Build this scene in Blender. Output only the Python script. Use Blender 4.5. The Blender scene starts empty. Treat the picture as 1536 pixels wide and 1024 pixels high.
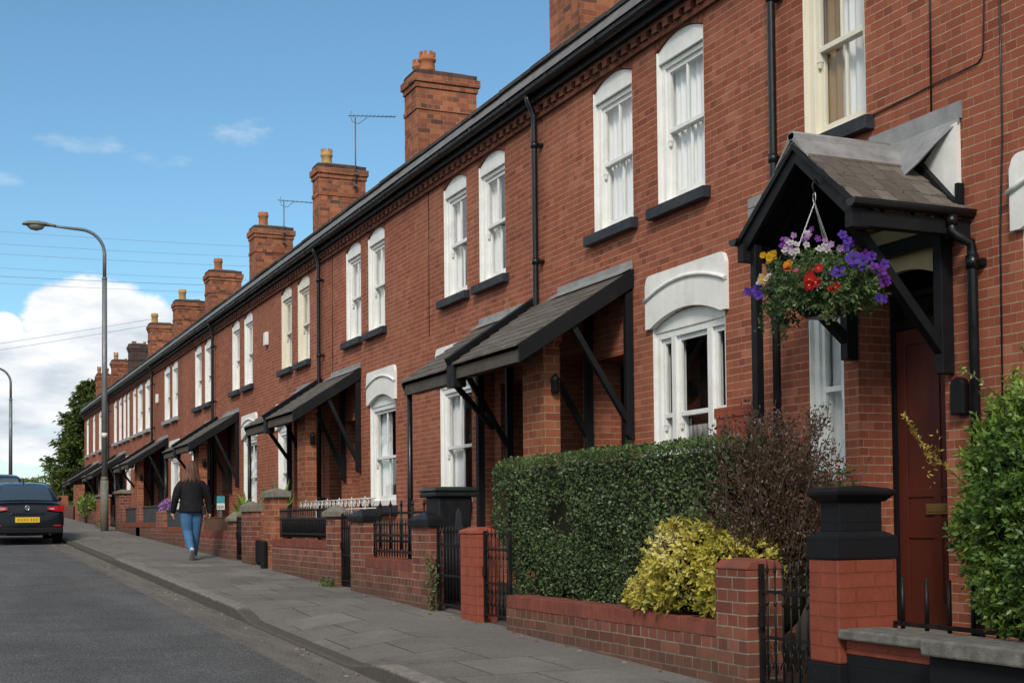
import bpy, bmesh, math, random
import numpy as np
from mathutils import Vector, Matrix, noise as mnoise
random.seed(7)
RNG = np.random.default_rng(11)
sc = bpy.context.scene
COL = sc.collection
PI = math.pi

# ------------------------------------------------------------------ terrain
# z = 0 is the height of the camera; the street climbs 3 % along +Y
def g(y):
    return -1.30 + 0.03 * y

# ------------------------------------------------------------------ objects
ORG = {}

def org_of(o):
    while o is not None and o.name not in ORG:
        o = o.parent
    return ORG[o.name] if o is not None else Vector((0, 0, 0))

def tag(o, label=None, cat=None, group=None, kind=None):
    if label: o['label'] = label
    if cat: o['category'] = cat
    if group: o['group'] = group
    if kind: o['kind'] = kind
    return o

def thing(name, label, cat, loc=(0, 0, 0), group=None):
    o = bpy.data.objects.new(name, None)
    COL.objects.link(o)
    o.location = loc
    o.empty_display_size = 0.2
    ORG[o.name] = Vector(loc)
    return tag(o, label, cat, group)

def link_mesh(name, me, mats, parent=None, label=None):
    o = bpy.data.objects.new(name, me)
    COL.objects.link(o)
    for m in (mats if isinstance(mats, (list, tuple)) else [mats]):
        me.materials.append(m)
    if parent is not None:
        o.parent = parent
    if label: o['label'] = label
    return o

class MB:
    """collects faces in world coordinates and links them as ONE mesh object"""
    def __init__(s):
        s.v = []; s.f = []; s.m = []; s.uv = {}; s.sm = []
    def face(s, pts, mat=0, uv=None, smooth=False):
        i = len(s.v)
        s.v += [tuple(p) for p in pts]
        s.f.append(tuple(range(i, i + len(pts))))
        s.m.append(mat); s.sm.append(smooth)
        if uv is not None: s.uv[len(s.f) - 1] = uv
        return s
    def raw(s, vs, fs, mat=0, smooth=False):
        i = len(s.v)
        s.v += [tuple(p) for p in vs]
        for f in fs:
            s.f.append(tuple(i + k for k in f)); s.m.append(mat); s.sm.append(smooth)
        return s
    def box(s, x0, x1, y0, y1, z0, z1, mat=0):
        if x0 > x1: x0, x1 = x1, x0
        if y0 > y1: y0, y1 = y1, y0
        if z0 > z1: z0, z1 = z1, z0
        vs = [(x, y, z) for z in (z0, z1) for y in (y0, y1) for x in (x0, x1)]
        fs = [(0, 2, 3, 1), (4, 5, 7, 6), (0, 1, 5, 4), (2, 6, 7, 3), (0, 4, 6, 2), (1, 3, 7, 5)]
        return s.raw(vs, fs, mat)
    def bar(s, a, b, w, h, mat=0, up=(0, 0, 1)):
        """rectangular bar from a to b, w across, h along 'up'"""
        a = Vector(a); b = Vector(b); d = (b - a).normalized()
        u = Vector(up); side = d.cross(u)
        if side.length < 1e-4: side = d.cross(Vector((0, 1, 0)))
        side.normalize(); u = side.cross(d).normalized()
        vs = []
        for p in (a, b):
            for (i, j) in ((-1, -1), (1, -1), (1, 1), (-1, 1)):
                vs.append(p + side * (i * w / 2) + u * (j * h / 2))
        return s.raw(vs, [(0, 1, 2, 3), (7, 6, 5, 4), (0, 4, 5, 1), (1, 5, 6, 2), (2, 6, 7, 3), (3, 7, 4, 0)], mat)
    def prism(s, poly, axis, a, b, mat=0, smooth=False):
        """extrude a polygon (list of 2-D points) along axis between a and b
        axis 'x': poly=(y,z); 'y': poly=(x,z); 'z': poly=(x,y)"""
        def P(p, t):
            return {'x': (t, p[0], p[1]), 'y': (p[0], t, p[1]), 'z': (p[0], p[1], t)}[axis]
        n = len(poly)
        vs = [P(p, a) for p in poly] + [P(p, b) for p in poly]
        i = len(s.v); s.v += vs
        s.f.append(tuple(i + k for k in range(n))[::-1]); s.m.append(mat); s.sm.append(False)
        s.f.append(tuple(i + n + k for k in range(n))); s.m.append(mat); s.sm.append(False)
        for k in range(n):
            s.f.append((i + k, i + (k + 1) % n, i + n + (k + 1) % n, i + n + k)); s.m.append(mat); s.sm.append(smooth)
        return s
    def tube(s, pts, r, n=8, mat=0, cap=True, smooth=True):
        pts = [Vector(p) for p in pts]
        rs = r if isinstance(r, (list, tuple)) else [r] * len(pts)
        i0 = len(s.v); prev = None
        for k, p in enumerate(pts):
            d = (pts[min(k + 1, len(pts) - 1)] - pts[max(k - 1, 0)])
            if d.length < 1e-9: d = Vector((0, 0, 1))
            d.normalize()
            ref = prev if prev is not None else (Vector((0, 0, 1)) if abs(d.z) < 0.9 else Vector((1, 0, 0)))
            a = d.cross(ref)
            if a.length < 1e-5: a = d.cross(Vector((0.3, 1, 0)))
            a.normalize(); b = a.cross(d).normalized(); prev = b
            for j in range(n):
                t = 2 * PI * j / n
                s.v.append(tuple(p + a * (rs[k] * math.cos(t)) + b * (rs[k] * math.sin(t))))
        for k in range(len(pts) - 1):
            for j in range(n):
                q = i0 + k * n
                s.f.append((q + j, q + (j + 1) % n, q + n + (j + 1) % n, q + n + j)); s.m.append(mat); s.sm.append(smooth)
        if cap:
            s.f.append(tuple(i0 + j for j in range(n))[::-1]); s.m.append(mat); s.sm.append(False)
            q = i0 + (len(pts) - 1) * n
            s.f.append(tuple(q + j for j in range(n))); s.m.append(mat); s.sm.append(False)
        return s
    def lathe(s, prof, c, n=20, mat=0, smooth=True, a0=0.0, sx=1.0, sy=1.0):
        """profile of (r, z) turned about the vertical through c"""
        i0 = len(s.v)
        for (r, z) in prof:
            for j in range(n):
                t = a0 + 2 * PI * j / n
                s.v.append((c[0] + sx * r * math.cos(t), c[1] + sy * r * math.sin(t), c[2] + z))
        for k in range(len(prof) - 1):
            for j in range(n):
                q = i0 + k * n
                s.f.append((q + j, q + (j + 1) % n, q + n + (j + 1) % n, q + n + j)); s.m.append(mat); s.sm.append(smooth)
        s.f.append(tuple(i0 + j for j in range(n))[::-1]); s.m.append(mat); s.sm.append(False)
        q = i0 + (len(prof) - 1) * n
        s.f.append(tuple(q + j for j in range(n))); s.m.append(mat); s.sm.append(False)
        return s
    def rings(s, rings, mat=0, smooth=True, cap=True):
        """loft closed rings with equal point counts"""
        i0 = len(s.v); n = len(rings[0])
        for r in rings: s.v += [tuple(p) for p in r]
        for k in range(len(rings) - 1):
            for j in range(n):
                q = i0 + k * n
                s.f.append((q + j, q + (j + 1) % n, q + n + (j + 1) % n, q + n + j)); s.m.append(mat); s.sm.append(smooth)
        if cap:
            s.f.append(tuple(i0 + j for j in range(n))[::-1]); s.m.append(mat); s.sm.append(smooth)
            q = i0 + (len(rings) - 1) * n
            s.f.append(tuple(q + j for j in range(n))); s.m.append(mat); s.sm.append(smooth)
        return s
    def ball(s, c, r, n=10, mat=0, sz=1.0):
        prof = [(max(1e-3, r * math.sin(PI * k / n)), -sz * r * math.cos(PI * k / n)) for k in range(n + 1)]
        return s.lathe(prof, c, n + 2, mat)
    def build(s, name, mats, parent=None, label=None, bevel=0, recalc=True, autosmooth=False):
        o3 = org_of(parent) if parent is not None else Vector((0, 0, 0))
        me = bpy.data.meshes.new(name)
        V = np.array(s.v, dtype=np.float64)
        me.from_pydata([tuple(p) for p in (V - np.array(o3))], [], s.f)
        me.polygons.foreach_set('material_index', s.m)
        me.polygons.foreach_set('use_smooth', s.sm)
        uvl = me.uv_layers.new(name='UVMap')
        uvs = np.zeros((len(me.loops), 2))
        li = 0
        for k, f in enumerate(s.f):
            n = len(f)
            if k in s.uv:
                uvs[li:li + n] = s.uv[k]
            else:
                P = V[list(f)]
                nn = np.zeros(3)
                for t in range(n):
                    nn += np.cross(P[t], P[(t + 1) % n])
                nn = np.abs(nn - 0)
                e1 = P[1] - P[0]; e2 = P[2] - P[0]
                c = np.abs(np.cross(e1, e2))
                if c.sum() < 1e-12: c = nn
                ax = int(np.argmax(c))
                if ax == 0: uvs[li:li + n] = P[:, [1, 2]]
                elif ax == 1: uvs[li:li + n] = P[:, [0, 2]]
                else: uvs[li:li + n] = P[:, [1, 0]]
            li += n
        uvl.data.foreach_set('uv', uvs.ravel())
        if recalc:
            bm = bmesh.new(); bm.from_mesh(me)
            bmesh.ops.recalc_face_normals(bm, faces=bm.faces)
            bm.to_mesh(me); bm.free()
        me.update()
        o = link_mesh(name, me, mats, parent, label)
        if bevel:
            b = o.modifiers.new('bevel', 'BEVEL'); b.width = bevel; b.segments = 2
            b.limit_method = 'ANGLE'; b.angle_limit = math.radians(40)
        return o

def leaf_mesh(name, base, dirs, nrm, length, width, mats, parent=None, tint=None, mat_index=None, curl=0.15, label=None):
    """many small leaf faces as one mesh: base point, growing direction, face normal (N,3)"""
    N = len(base)
    base = np.asarray(base, float); d = np.asarray(dirs, float); n = np.asarray(nrm, float)
    d = d / (np.linalg.norm(d, axis=1, keepdims=True) + 1e-9)
    side = np.cross(d, n); sl = np.linalg.norm(side, axis=1, keepdims=True)
    bad = sl[:, 0] < 1e-3
    side[bad] = np.cross(d[bad], np.array([0.3, 0.5, 0.81])); sl = np.linalg.norm(side, axis=1, keepdims=True)
    side = side / (sl + 1e-9); nn = np.cross(side, d)
    L = np.broadcast_to(np.asarray(length, float), (N,))[:, None]; Wd = np.broadcast_to(np.asarray(width, float), (N,))[:, None]
    v0 = base; v1 = base + d * L * 0.45 + side * Wd * 0.5 + nn * L * curl * 0.5
    v2 = base + d * L - nn * L * curl; v3 = base + d * L * 0.45 - side * Wd * 0.5 + nn * L * curl * 0.5
    o3 = np.array(org_of(parent)) if parent is not None else np.zeros(3)
    co = np.stack([v0, v1, v2, v3], 1).reshape(-1, 3) - o3
    me = bpy.data.meshes.new(name)
    me.vertices.add(4 * N); me.loops.add(6 * N); me.polygons.add(2 * N)
    me.vertices.foreach_set('co', co.ravel())
    idx = (np.arange(N)[:, None] * 4 + np.array([0, 1, 2, 0, 2, 3])[None]).ravel()
    me.loops.foreach_set('vertex_index', idx)
    me.polygons.foreach_set('loop_start', np.arange(0, 6 * N, 3))
    me.polygons.foreach_set('loop_total', np.full(2 * N, 3))
    if mat_index is not None:
        me.polygons.foreach_set('material_index', np.repeat(np.asarray(mat_index, np.int32), 2))
    me.update(calc_edges=True)
    at = me.attributes.new('tint', 'FLOAT', 'FACE')
    t = RNG.random(N) if tint is None else np.asarray(tint)
    at.data.foreach_set('value', np.repeat(t, 2).astype(np.float32))
    return link_mesh(name, me, mats, parent, label)

def unit(v):
    return v / (np.linalg.norm(v, axis=-1, keepdims=True) + 1e-9)

# ------------------------------------------------------------------ materials
class NT:
    def __init__(s, name):
        s.mat = bpy.data.materials.new(name); s.mat.use_nodes = True
        s.t = s.mat.node_tree; s.t.nodes.clear()
        s.out = s.t.nodes.new('ShaderNodeOutputMaterial')
    def n(s, typ, **kw):
        nd = s.t.nodes.new('ShaderNode' + typ)
        for k, v in kw.items():
            if k.startswith('i_'):
                key = k[2:].replace('_', ' ')
                nd.inputs[key].default_value = v
            else: setattr(nd, k, v)
        return nd
    def l(s, a, b): s.t.links.new(a, b)
    def mix(s, fac, a, b, blend='MIX'):
        m = s.t.nodes.new('ShaderNodeMix'); m.data_type = 'RGBA'; m.blend_type = blend
        for sock, val in ((m.inputs[0], fac), (m.inputs[6], a), (m.inputs[7], b)):
            if hasattr(val, 'links'): s.l(val, sock)
            elif isinstance(val, (int, float)): sock.default_value = val
            else: sock.default_value = (*val, 1) if len(val) == 3 else val
        return m.outputs[2]
    def math(s, op, a, b=0.0, c=None, clamp=False):
        m = s.t.nodes.new('ShaderNodeMath'); m.operation = op; m.use_clamp = clamp
        for sock, val in zip(m.inputs, (a, b, c)):
            if val is None: continue
            if hasattr(val, 'links'): s.l(val, sock)
            else: sock.default_value = val
        return m.outputs[0]
    def ramp(s, fac, stops, interp='LINEAR'):
        r = s.t.nodes.new('ShaderNodeValToRGB'); r.color_ramp.interpolation = interp
        el = r.color_ramp.elements
        while len(el) < len(stops): el.new(0.5)
        for e, (p, c) in zip(el, stops):
            e.position = p
            e.color = (*c, 1) if isinstance(c, tuple) and len(c) == 3 else ((c, c, c, 1) if not isinstance(c, tuple) else c)
        s.l(fac, r.inputs[0])
        return r.outputs[0]
    def noise(s, vec, scale, detail=4, rough=0.55, dist=0.0):
        nz = s.n('TexNoise'); nz.inputs['Scale'].default_value = scale; nz.inputs['Detail'].default_value = detail
        nz.inputs['Roughness'].default_value = rough; nz.inputs['Distortion'].default_value = dist
        if vec is not None: s.l(vec, nz.inputs['Vector'])
        return nz.outputs['Fac']
    def pos(s):
        return s.n('NewGeometry').outputs['Position']
    def mapping(s, vec, scale=(1, 1, 1), rot=(0, 0, 0), loc=(0, 0, 0)):
        m = s.n('Mapping'); m.inputs['Scale'].default_value = scale; m.inputs['Rotation'].default_value = rot
        m.inputs['Location'].default_value = loc
        s.l(vec, m.inputs['Vector']); return m.outputs[0]
    def principled(s, color, rough=0.6, spec=0.5, bump=None, bdist=0.003, bstr=0.6, metal=0.0, coat=0.0, **kw):
        p = s.n('BsdfPrincipled')
        for key, val in (('Base Color', color), ('Roughness', rough), ('Specular IOR Level', spec), ('Metallic', metal), ('Coat Weight', coat)):
            if hasattr(val, 'links'): s.l(val, p.inputs[key])
            elif isinstance(val, tuple): p.inputs[key].default_value = (*val, 1)
            else: p.inputs[key].default_value = val
        for k, v in kw.items(): p.inputs[k.replace('_', ' ')].default_value = v
        if bump is not None:
            b = s.n('Bump'); b.inputs['Strength'].default_value = bstr; b.inputs['Distance'].default_value = bdist
            s.l(bump, b.inputs['Height']); s.l(b.outputs[0], p.inputs['Normal'])
        s.l(p.outputs[0], s.out.inputs[0])
        return p

def brick_mat(name, cols, mortar, w=0.235, h=0.083, ms=0.010, squash=0.5, paint=None, pale=0.12, seed=0.0, stain=0.75, moss=0.0, bstr=0.8, dark_low=None, house=False):
    t = NT(name)
    uv = t.n('UVMap').outputs[0]
    # tiny wobble so the courses are laid by hand
    wob = t.n('TexNoise'); wob.inputs['Scale'].default_value = 2.3; wob.inputs['Detail'].default_value = 2
    t.l(uv, wob.inputs['Vector'])
    wv = t.n('VectorMath', operation='SCALE'); wv.inputs['Scale'].default_value = 0.012
    t.l(wob.outputs['Color'], wv.inputs[0])
    ad = t.n('VectorMath', operation='ADD'); t.l(uv, ad.inputs[0]); t.l(wv.outputs[0], ad.inputs[1])
    vec = t.mapping(ad.outputs[0], loc=(seed, seed * 0.37, 0))
    b = t.n('TexBrick', offset=0.5, offset_frequency=2, squash=squash, squash_frequency=2)
    t.l(vec, b.inputs['Vector'])
    for k, v in (('Scale', 1.0), ('Mortar Size', ms / 2), ('Mortar Smooth', 0.25), ('Bias', 0.0), ('Brick Width', w), ('Row Height', h)):
        b.inputs[k].default_value = v
    b.inputs['Color1'].default_value = (0, 0, 0, 1); b.inputs['Color2'].default_value = (1, 1, 1, 1); b.inputs['Mortar'].default_value = (0.5, 0.5, 0.5, 1)
    pos = t.pos()
    fine = t.noise(pos, 85, 5, 0.65)
    mid = t.noise(pos, 9, 4, 0.6)
    big = t.noise(t.mapping(pos, scale=(1, 1, 0.45)), 0.9, 4, 0.6)
    if paint is None:
        c = t.ramp(b.outputs['Color'], cols)
        c = t.mix(0.42, c, t.ramp(fine, [(0.25, 0.5), (0.75, 1.25)]), 'MULTIPLY')
        # worn pale faces here and there
        pf = t.ramp(t.noise(pos, 3.1, 5, 0.7), [(0.60, 0.0), (0.74, 1.0)])
        c = t.mix(t.math('MULTIPLY', pf, pale), c, (0.42, 0.30, 0.23))
        m = t.mix(0.7, mortar, t.ramp(mid, [(0.3, 0.55), (0.7, 1.15)]), 'MULTIPLY')
        jf = b.outputs['Fac']
        if house:                                                  # cross joints are thin and filled flush, bed joints show
            sv = t.n('SeparateXYZ'); t.l(vec, sv.inputs[0])
            rw = t.math('FRACT', t.math('DIVIDE', sv.outputs[1], h)); ed = t.math('MULTIPLY', t.math('MINIMUM', rw, t.math('SUBTRACT', 1.0, rw)), h)
            jf = t.math('MULTIPLY', jf, t.math('MULTIPLY_ADD', t.math('LESS_THAN', ed, ms * .62), .55, .45))
        c = t.mix(jf, c, m)
    else:
        c = t.mix(0.4, paint, t.ramp(mid, [(0.3, 0.72), (0.7, 1.15)]), 'MULTIPLY')
        chip = t.ramp(t.noise(pos, 23, 4, 0.7), [(0.66, 0.0), (0.70, 1.0)])
        c = t.mix(t.math('MULTIPLY', chip, 0.35), c, tuple(min(1, q * 0.4 + 0.07) for q in paint))
        c = t.mix(0.22, c, t.ramp(b.outputs['Color'], [(0, 0.75), (1, 1.15)]), 'MULTIPLY')
        c = t.mix(t.math('MULTIPLY', b.outputs['Fac'], 0.28), c, tuple(q * 0.5 for q in paint))
        c = t.mix(0.45, c, t.ramp(fine, [(0.3, 0.6), (0.7, 1.25)]), 'MULTIPLY')
    c = t.mix(stain, c, t.ramp(big, [(0.30, 0.68), (0.68, 1.12)]), 'MULTIPLY')
    if house:
        # every owner cleaned and repointed differently; soot stays under the eaves
        oi = t.n('ObjectInfo').outputs['Random']
        c = t.mix(0.8, c, t.ramp(oi, [(0, (.86, .84, .84)), (1, (1.10, 1.12, 1.12))]), 'MULTIPLY')
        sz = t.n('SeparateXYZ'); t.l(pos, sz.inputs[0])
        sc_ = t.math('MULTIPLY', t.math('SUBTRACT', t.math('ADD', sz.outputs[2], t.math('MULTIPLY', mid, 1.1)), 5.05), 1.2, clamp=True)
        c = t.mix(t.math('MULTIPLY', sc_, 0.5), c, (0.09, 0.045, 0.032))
        rp = t.ramp(t.noise(t.mapping(pos, loc=(4, 9, 2)), 0.42, 3, 0.5), [(0.60, 0.0), (0.63, 1.0)])
        c = t.mix(t.math('MULTIPLY', rp, 0.12), c, (0.40, 0.20, 0.125))
    # rain streaks
    st = t.noise(t.mapping(pos, scale=(5, 5, 0.25)), 1.6, 3, 0.6)
    c = t.mix(0.5 * stain, c, t.ramp(st, [(0.35, 0.7), (0.62, 1.05)]), 'MULTIPLY')
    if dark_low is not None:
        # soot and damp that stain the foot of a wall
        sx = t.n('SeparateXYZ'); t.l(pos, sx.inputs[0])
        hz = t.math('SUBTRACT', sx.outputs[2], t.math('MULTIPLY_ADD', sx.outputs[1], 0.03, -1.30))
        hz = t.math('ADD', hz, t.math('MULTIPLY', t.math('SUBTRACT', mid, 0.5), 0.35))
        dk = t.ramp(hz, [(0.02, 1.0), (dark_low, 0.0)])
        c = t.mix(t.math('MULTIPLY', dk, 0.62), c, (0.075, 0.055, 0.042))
    if moss:
        mo = t.ramp(t.noise(pos, 5.0, 5, 0.7), [(0.56, 0.0), (0.70, 1.0)])
        c = t.mix(t.math('MULTIPLY', mo, moss), c, (0.07, 0.075, 0.03))
    hgt = t.math('ADD', t.math('MULTIPLY', b.outputs['Fac'], -1.0), t.math('MULTIPLY', fine, 0.35))
    t.principled(c, rough=0.88 if paint is None else 0.72, spec=0.2, bump=hgt, bdist=0.006, bstr=bstr)
    return t.mat

def plain_mat(name, color, rough=0.5, spec=0.4, vary=0.25, scale=6, metal=0.0, bump=0.0, coat=0.0, dirt=None, streak=0.0):
    t = NT(name); pos = t.pos()
    nz = t.noise(pos, scale, 5, 0.62)
    c = t.mix(vary, color, t.ramp(nz, [(0.28, 0.45), (0.72, 1.3)]), 'MULTIPLY')
    if dirt is not None:
        d = t.ramp(t.noise(pos, scale * 0.45, 6, 0.7), [(0.52, 0.0), (0.72, 1.0)])
        c = t.mix(t.math('MULTIPLY', d, 0.45), c, dirt)
    if streak:
        st = t.noise(t.mapping(pos, scale=(9, 9, 0.5)), 1.5, 4, 0.6)
        c = t.mix(streak, c, t.ramp(st, [(0.35, 0.6), (0.65, 1.1)]), 'MULTIPLY')
    rr = t.ramp(t.noise(pos, scale * 2.1, 4), [(0.3, max(0.02, rough - 0.12)), (0.7, min(1, rough + 0.12))])
    t.principled(c, rough=rr, spec=spec, metal=metal, coat=coat,
                 bump=t.noise(pos, scale * 9, 4, 0.6) if bump else None, bdist=bump or 0.001, bstr=0.5)
    return t.mat

def leaf_mat(name, stops, rough=0.42, spec=0.45, trans=0.25):
    t = NT(name)
    a = t.n('Attribute', attribute_name='tint')
    c = t.ramp(a.outputs['Fac'], stops)
    p = t.principled(c, rough=rough, spec=spec)
    tr = t.n('BsdfTranslucent'); t.l(c, tr.inputs[0])
    ms = t.n('MixShader'); ms.inputs[0].default_value = trans
    t.l(p.outputs[0], ms.inputs[1]); t.l(tr.outputs[0], ms.inputs[2]); t.l(ms.outputs[0], t.out.inputs[0])
    return t.mat

M = {}
BR = [(0.0, (0.250, 0.072, 0.045)), (0.12, (0.310, 0.091, 0.053)), (0.55, (0.345, 0.104, 0.059)), (0.9, (0.380, 0.122, 0.068)), (1.0, (0.43, 0.160, 0.095))]
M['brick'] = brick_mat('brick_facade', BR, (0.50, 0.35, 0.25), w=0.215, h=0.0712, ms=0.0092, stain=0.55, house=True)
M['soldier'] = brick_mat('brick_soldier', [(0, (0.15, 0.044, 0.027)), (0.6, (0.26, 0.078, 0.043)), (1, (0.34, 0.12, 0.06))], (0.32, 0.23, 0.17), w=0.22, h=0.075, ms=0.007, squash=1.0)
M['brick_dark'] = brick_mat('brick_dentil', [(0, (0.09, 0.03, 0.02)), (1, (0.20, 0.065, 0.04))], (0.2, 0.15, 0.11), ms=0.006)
M['chimney'] = brick_mat('brick_chimney', [(0, (0.13, 0.06, 0.045)), (0.15, (0.25, 0.085, 0.05)), (0.6, (0.35, 0.115, 0.058)), (1.0, (0.45, 0.165, 0.078))], (0.36, 0.27, 0.19), ms=0.008, pale=0.08, seed=3.3, stain=0.9)
M['chimney_soot'] = brick_mat('brick_chimney_sooty', [(0, (0.06, 0.04, 0.035)), (1, (0.12, 0.075, 0.06))], (0.13, 0.11, 0.09), ms=0.008, seed=1.3)
M['pier'] = brick_mat('brick_porch_pier', [(0, (0.22, 0.062, 0.036)), (0.5, (0.315, 0.095, 0.050)), (1.0, (0.39, 0.135, 0.068))], (0.40, 0.29, 0.20), ms=0.012, seed=2.1, h=0.088, squash=1.0)
M['gwall'] = brick_mat('brick_garden_wall', [(0, (0.155, 0.050, 0.036)), (0.4, (0.215, 0.066, 0.044)), (0.8, (0.26, 0.085, 0.055)), (1.0, (0.31, 0.115, 0.075))], (0.34, 0.27, 0.21), ms=0.012, seed=5.7, moss=0.30, pale=0.2, dark_low=0.36, h=0.079)
M['red_paint'] = brick_mat('brick_painted_red', BR, (0.3, 0.1, 0.06), paint=(0.245, 0.060, 0.036), w=0.27, h=0.084, ms=0.014, squash=1.0, seed=0.41, bstr=0.9, stain=0.5)
M['black_paint'] = brick_mat('brick_painted_black', BR, (0.02, 0.02, 0.02), paint=(0.008, 0.0085, 0.011), w=0.28, h=0.10, ms=0.010, squash=1.0, seed=0.9, bstr=0.8, stain=0.4)
M['red_pier'] = brick_mat('brick_painted_orange', BR, (0.3, 0.1, 0.06), paint=(0.33, 0.082, 0.050), w=0.24, h=0.090, ms=0.014, squash=1.0, seed=0.2, bstr=1.0, stain=0.6)
M['white'] = plain_mat('white_gloss_paint', (0.80, 0.80, 0.775), 0.45, 0.35, 0.16, 5, dirt=(0.55, 0.52, 0.46), streak=0.12)
M['cream'] = plain_mat('cream_gloss_paint', (0.74, 0.70, 0.58), 0.4, 0.45, 0.10, 3, streak=0.12)
M['plaster'] = plain_mat('white_masonry_paint', (0.80, 0.79, 0.755), 0.8, 0.2, 0.22, 3.2, bump=0.004, dirt=(0.50, 0.46, 0.39), streak=0.10)
M['cream_plaster'] = plain_mat('cream_masonry_paint', (0.60, 0.46, 0.27), 0.75, 0.25, 0.3, 4, bump=0.002, dirt=(0.35, 0.25, 0.14))
M['sill'] = plain_mat('slate_grey_sill_paint', (0.022, 0.025, 0.032), 0.6, 0.3, 0.3, 5, bump=0.002, dirt=(0.075, 0.08, 0.085))
M['sill_pale'] = plain_mat('pale_grey_sill_paint', (0.30, 0.32, 0.33), 0.6, 0.35, 0.2, 5)
M['black'] = plain_mat('black_gloss_paint', (0.006, 0.0065, 0.008), 0.55, 0.22, 0.35, 5, bump=0.001)
M['timber'] = plain_mat('black_painted_timber', (0.0075, 0.008, 0.010), 0.6, 0.22, 0.4, 7, bump=0.002, dirt=(0.022, 0.021, 0.019))
M['grey_timber'] = plain_mat('grey_weathered_timber', (0.085, 0.072, 0.060), 0.75, 0.2, 0.5, 8, bump=0.003, dirt=(0.05, 0.045, 0.04))
M['iron'] = plain_mat('black_painted_iron', (0.006, 0.006, 0.007), 0.5, 0.3, 0.4, 12, bump=0.001, dirt=(0.06, 0.03, 0.018))
M['pvc'] = plain_mat('black_rainwater_plastic', (0.006, 0.0065, 0.008), 0.36, 0.4, 0.3, 5, dirt=(0.022, 0.022, 0.021))
M['lead'] = plain_mat('lead_flashing', (0.285, 0.283, 0.285), 0.6, 0.35, 0.6, 6, metal=0.15, bump=0.004, dirt=(0.34, 0.34, 0.35))
M['stone'] = plain_mat('weathered_stone', (0.21, 0.185, 0.15), 0.9, 0.2, 0.6, 9, bump=0.006, dirt=(0.10, 0.10, 0.065))
M['coping'] = plain_mat('grey_stone_coping', (0.165, 0.157, 0.14), 0.95, 0.12, 0.9, 13, bump=0.012, dirt=(0.11, 0.105, 0.085))
M['brown_door'] = plain_mat('dark_red_brown_door_paint', (0.090, 0.019, 0.012), 0.45, 0.4, 0.15, 4, streak=0.15)
M['green_door'] = plain_mat('dark_green_door_paint', (0.012, 0.085, 0.035), 0.35, 0.45, 0.15, 4)
M['dark_door'] = plain_mat('dark_door_paint', (0.03, 0.032, 0.04), 0.4, 0.4, 0.2, 4)
M['brass'] = plain_mat('aged_brass', (0.32, 0.21, 0.07), 0.45, 0.5, 0.4, 14, metal=0.7)
M['room'] = plain_mat('dim_room', (0.12, 0.11, 0.10), 0.9, 0.1, 0.6, 2)
M['panel_grey'] = plain_mat('dark_grey_panel', (0.05, 0.055, 0.06), 0.6, 0.3, 0.3, 4, streak=0.3)
M['wood_brown'] = plain_mat('brown_fence_boards', (0.14, 0.075, 0.045), 0.8, 0.2, 0.4, 6, streak=0.5)
M['terracotta'] = plain_mat('terracotta_pot', (0.40, 0.15, 0.07), 0.85, 0.2, 0.5, 8, bump=0.003, dirt=(0.18, 0.10, 0.06))
M['buff'] = plain_mat('buff_clay_pot', (0.44, 0.27, 0.105), 0.85, 0.2, 0.45, 8, bump=0.003, dirt=(0.2, 0.14, 0.08))
M['galv'] = plain_mat('galvanised_steel', (0.20, 0.215, 0.22), 0.55, 0.4, 0.4, 5, metal=0.4, streak=0.3, dirt=(0.10, 0.105, 0.10))
M['lamp_grey'] = plain_mat('grey_lamp_housing', (0.20, 0.195, 0.18), 0.6, 0.3, 0.3, 6)
M['aerial'] = plain_mat('dull_aluminium', (0.12, 0.13, 0.14), 0.5, 0.4, 0.3, 6, metal=0.3)
M['wire'] = plain_mat('overhead_wire', (0.22, 0.27, 0.32), 0.6, 0.3, 0.1, 3)
M['chain'] = plain_mat('bright_chain', (0.55, 0.55, 0.53), 0.35, 0.5, 0.3, 40, metal=0.8)
M['bin_black'] = plain_mat('black_bin_plastic', (0.008, 0.0085, 0.010), 0.45, 0.4, 0.3, 6, dirt=(0.03, 0.03, 0.03))
M['bin_green'] = plain_mat('dark_green_bin_lid', (0.008, 0.020, 0.017), 0.4, 0.45, 0.25, 6)
M['soil'] = plain_mat('garden_soil', (0.05, 0.038, 0.027), 0.95, 0.1, 0.7, 7, bump=0.01)

def slate_mat(name, cols, w=0.26, h=0.19, brown=0.0):
    t = NT(name); uv = t.n('UVMap').outputs[0]; pos = t.pos()
    b = t.n('TexBrick', offset=0.5, offset_frequency=2, squash=1.0)
    t.l(uv, b.inputs['Vector'])
    for k, v in (('Scale', 1.0), ('Mortar Size', 0.003), ('Mortar Smooth', 0.1), ('Bias', 0.0), ('Brick Width', w), ('Row Height', h)):
        b.inputs[k].default_value = v
    b.inputs['Color1'].default_value = (0, 0, 0, 1); b.inputs['Color2'].default_value = (1, 1, 1, 1); b.inputs['Mortar'].default_value = (0.1, 0.1, 0.1, 1)
    c = t.ramp(b.outputs['Color'], cols)
    c = t.mix(0.6, c, t.ramp(t.noise(pos, 14, 5, 0.65), [(0.25, 0.5), (0.75, 1.3)]), 'MULTIPLY')
    c = t.mix(b.outputs['Fac'], c, (0.015, 0.014, 0.013))
    li = t.ramp(t.noise(pos, 4, 5, 0.7), [(0.57, 0.0), (0.72, 1.0)])
    c = t.mix(t.math('MULTIPLY', li, 0.5), c, (0.085, 0.08, 0.055))
    t.principled(c, rough=0.72, spec=0.3, bump=t.math('ADD', t.math('MULTIPLY', b.outputs['Fac'], -1), t.noise(pos, 40, 4)), bdist=0.006, bstr=0.7)
    return t.mat
M['slate'] = slate_mat('grey_slate', [(0, (0.028, 0.026, 0.025)), (0.5, (0.050, 0.046, 0.043)), (1, (0.085, 0.077, 0.068))])
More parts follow.
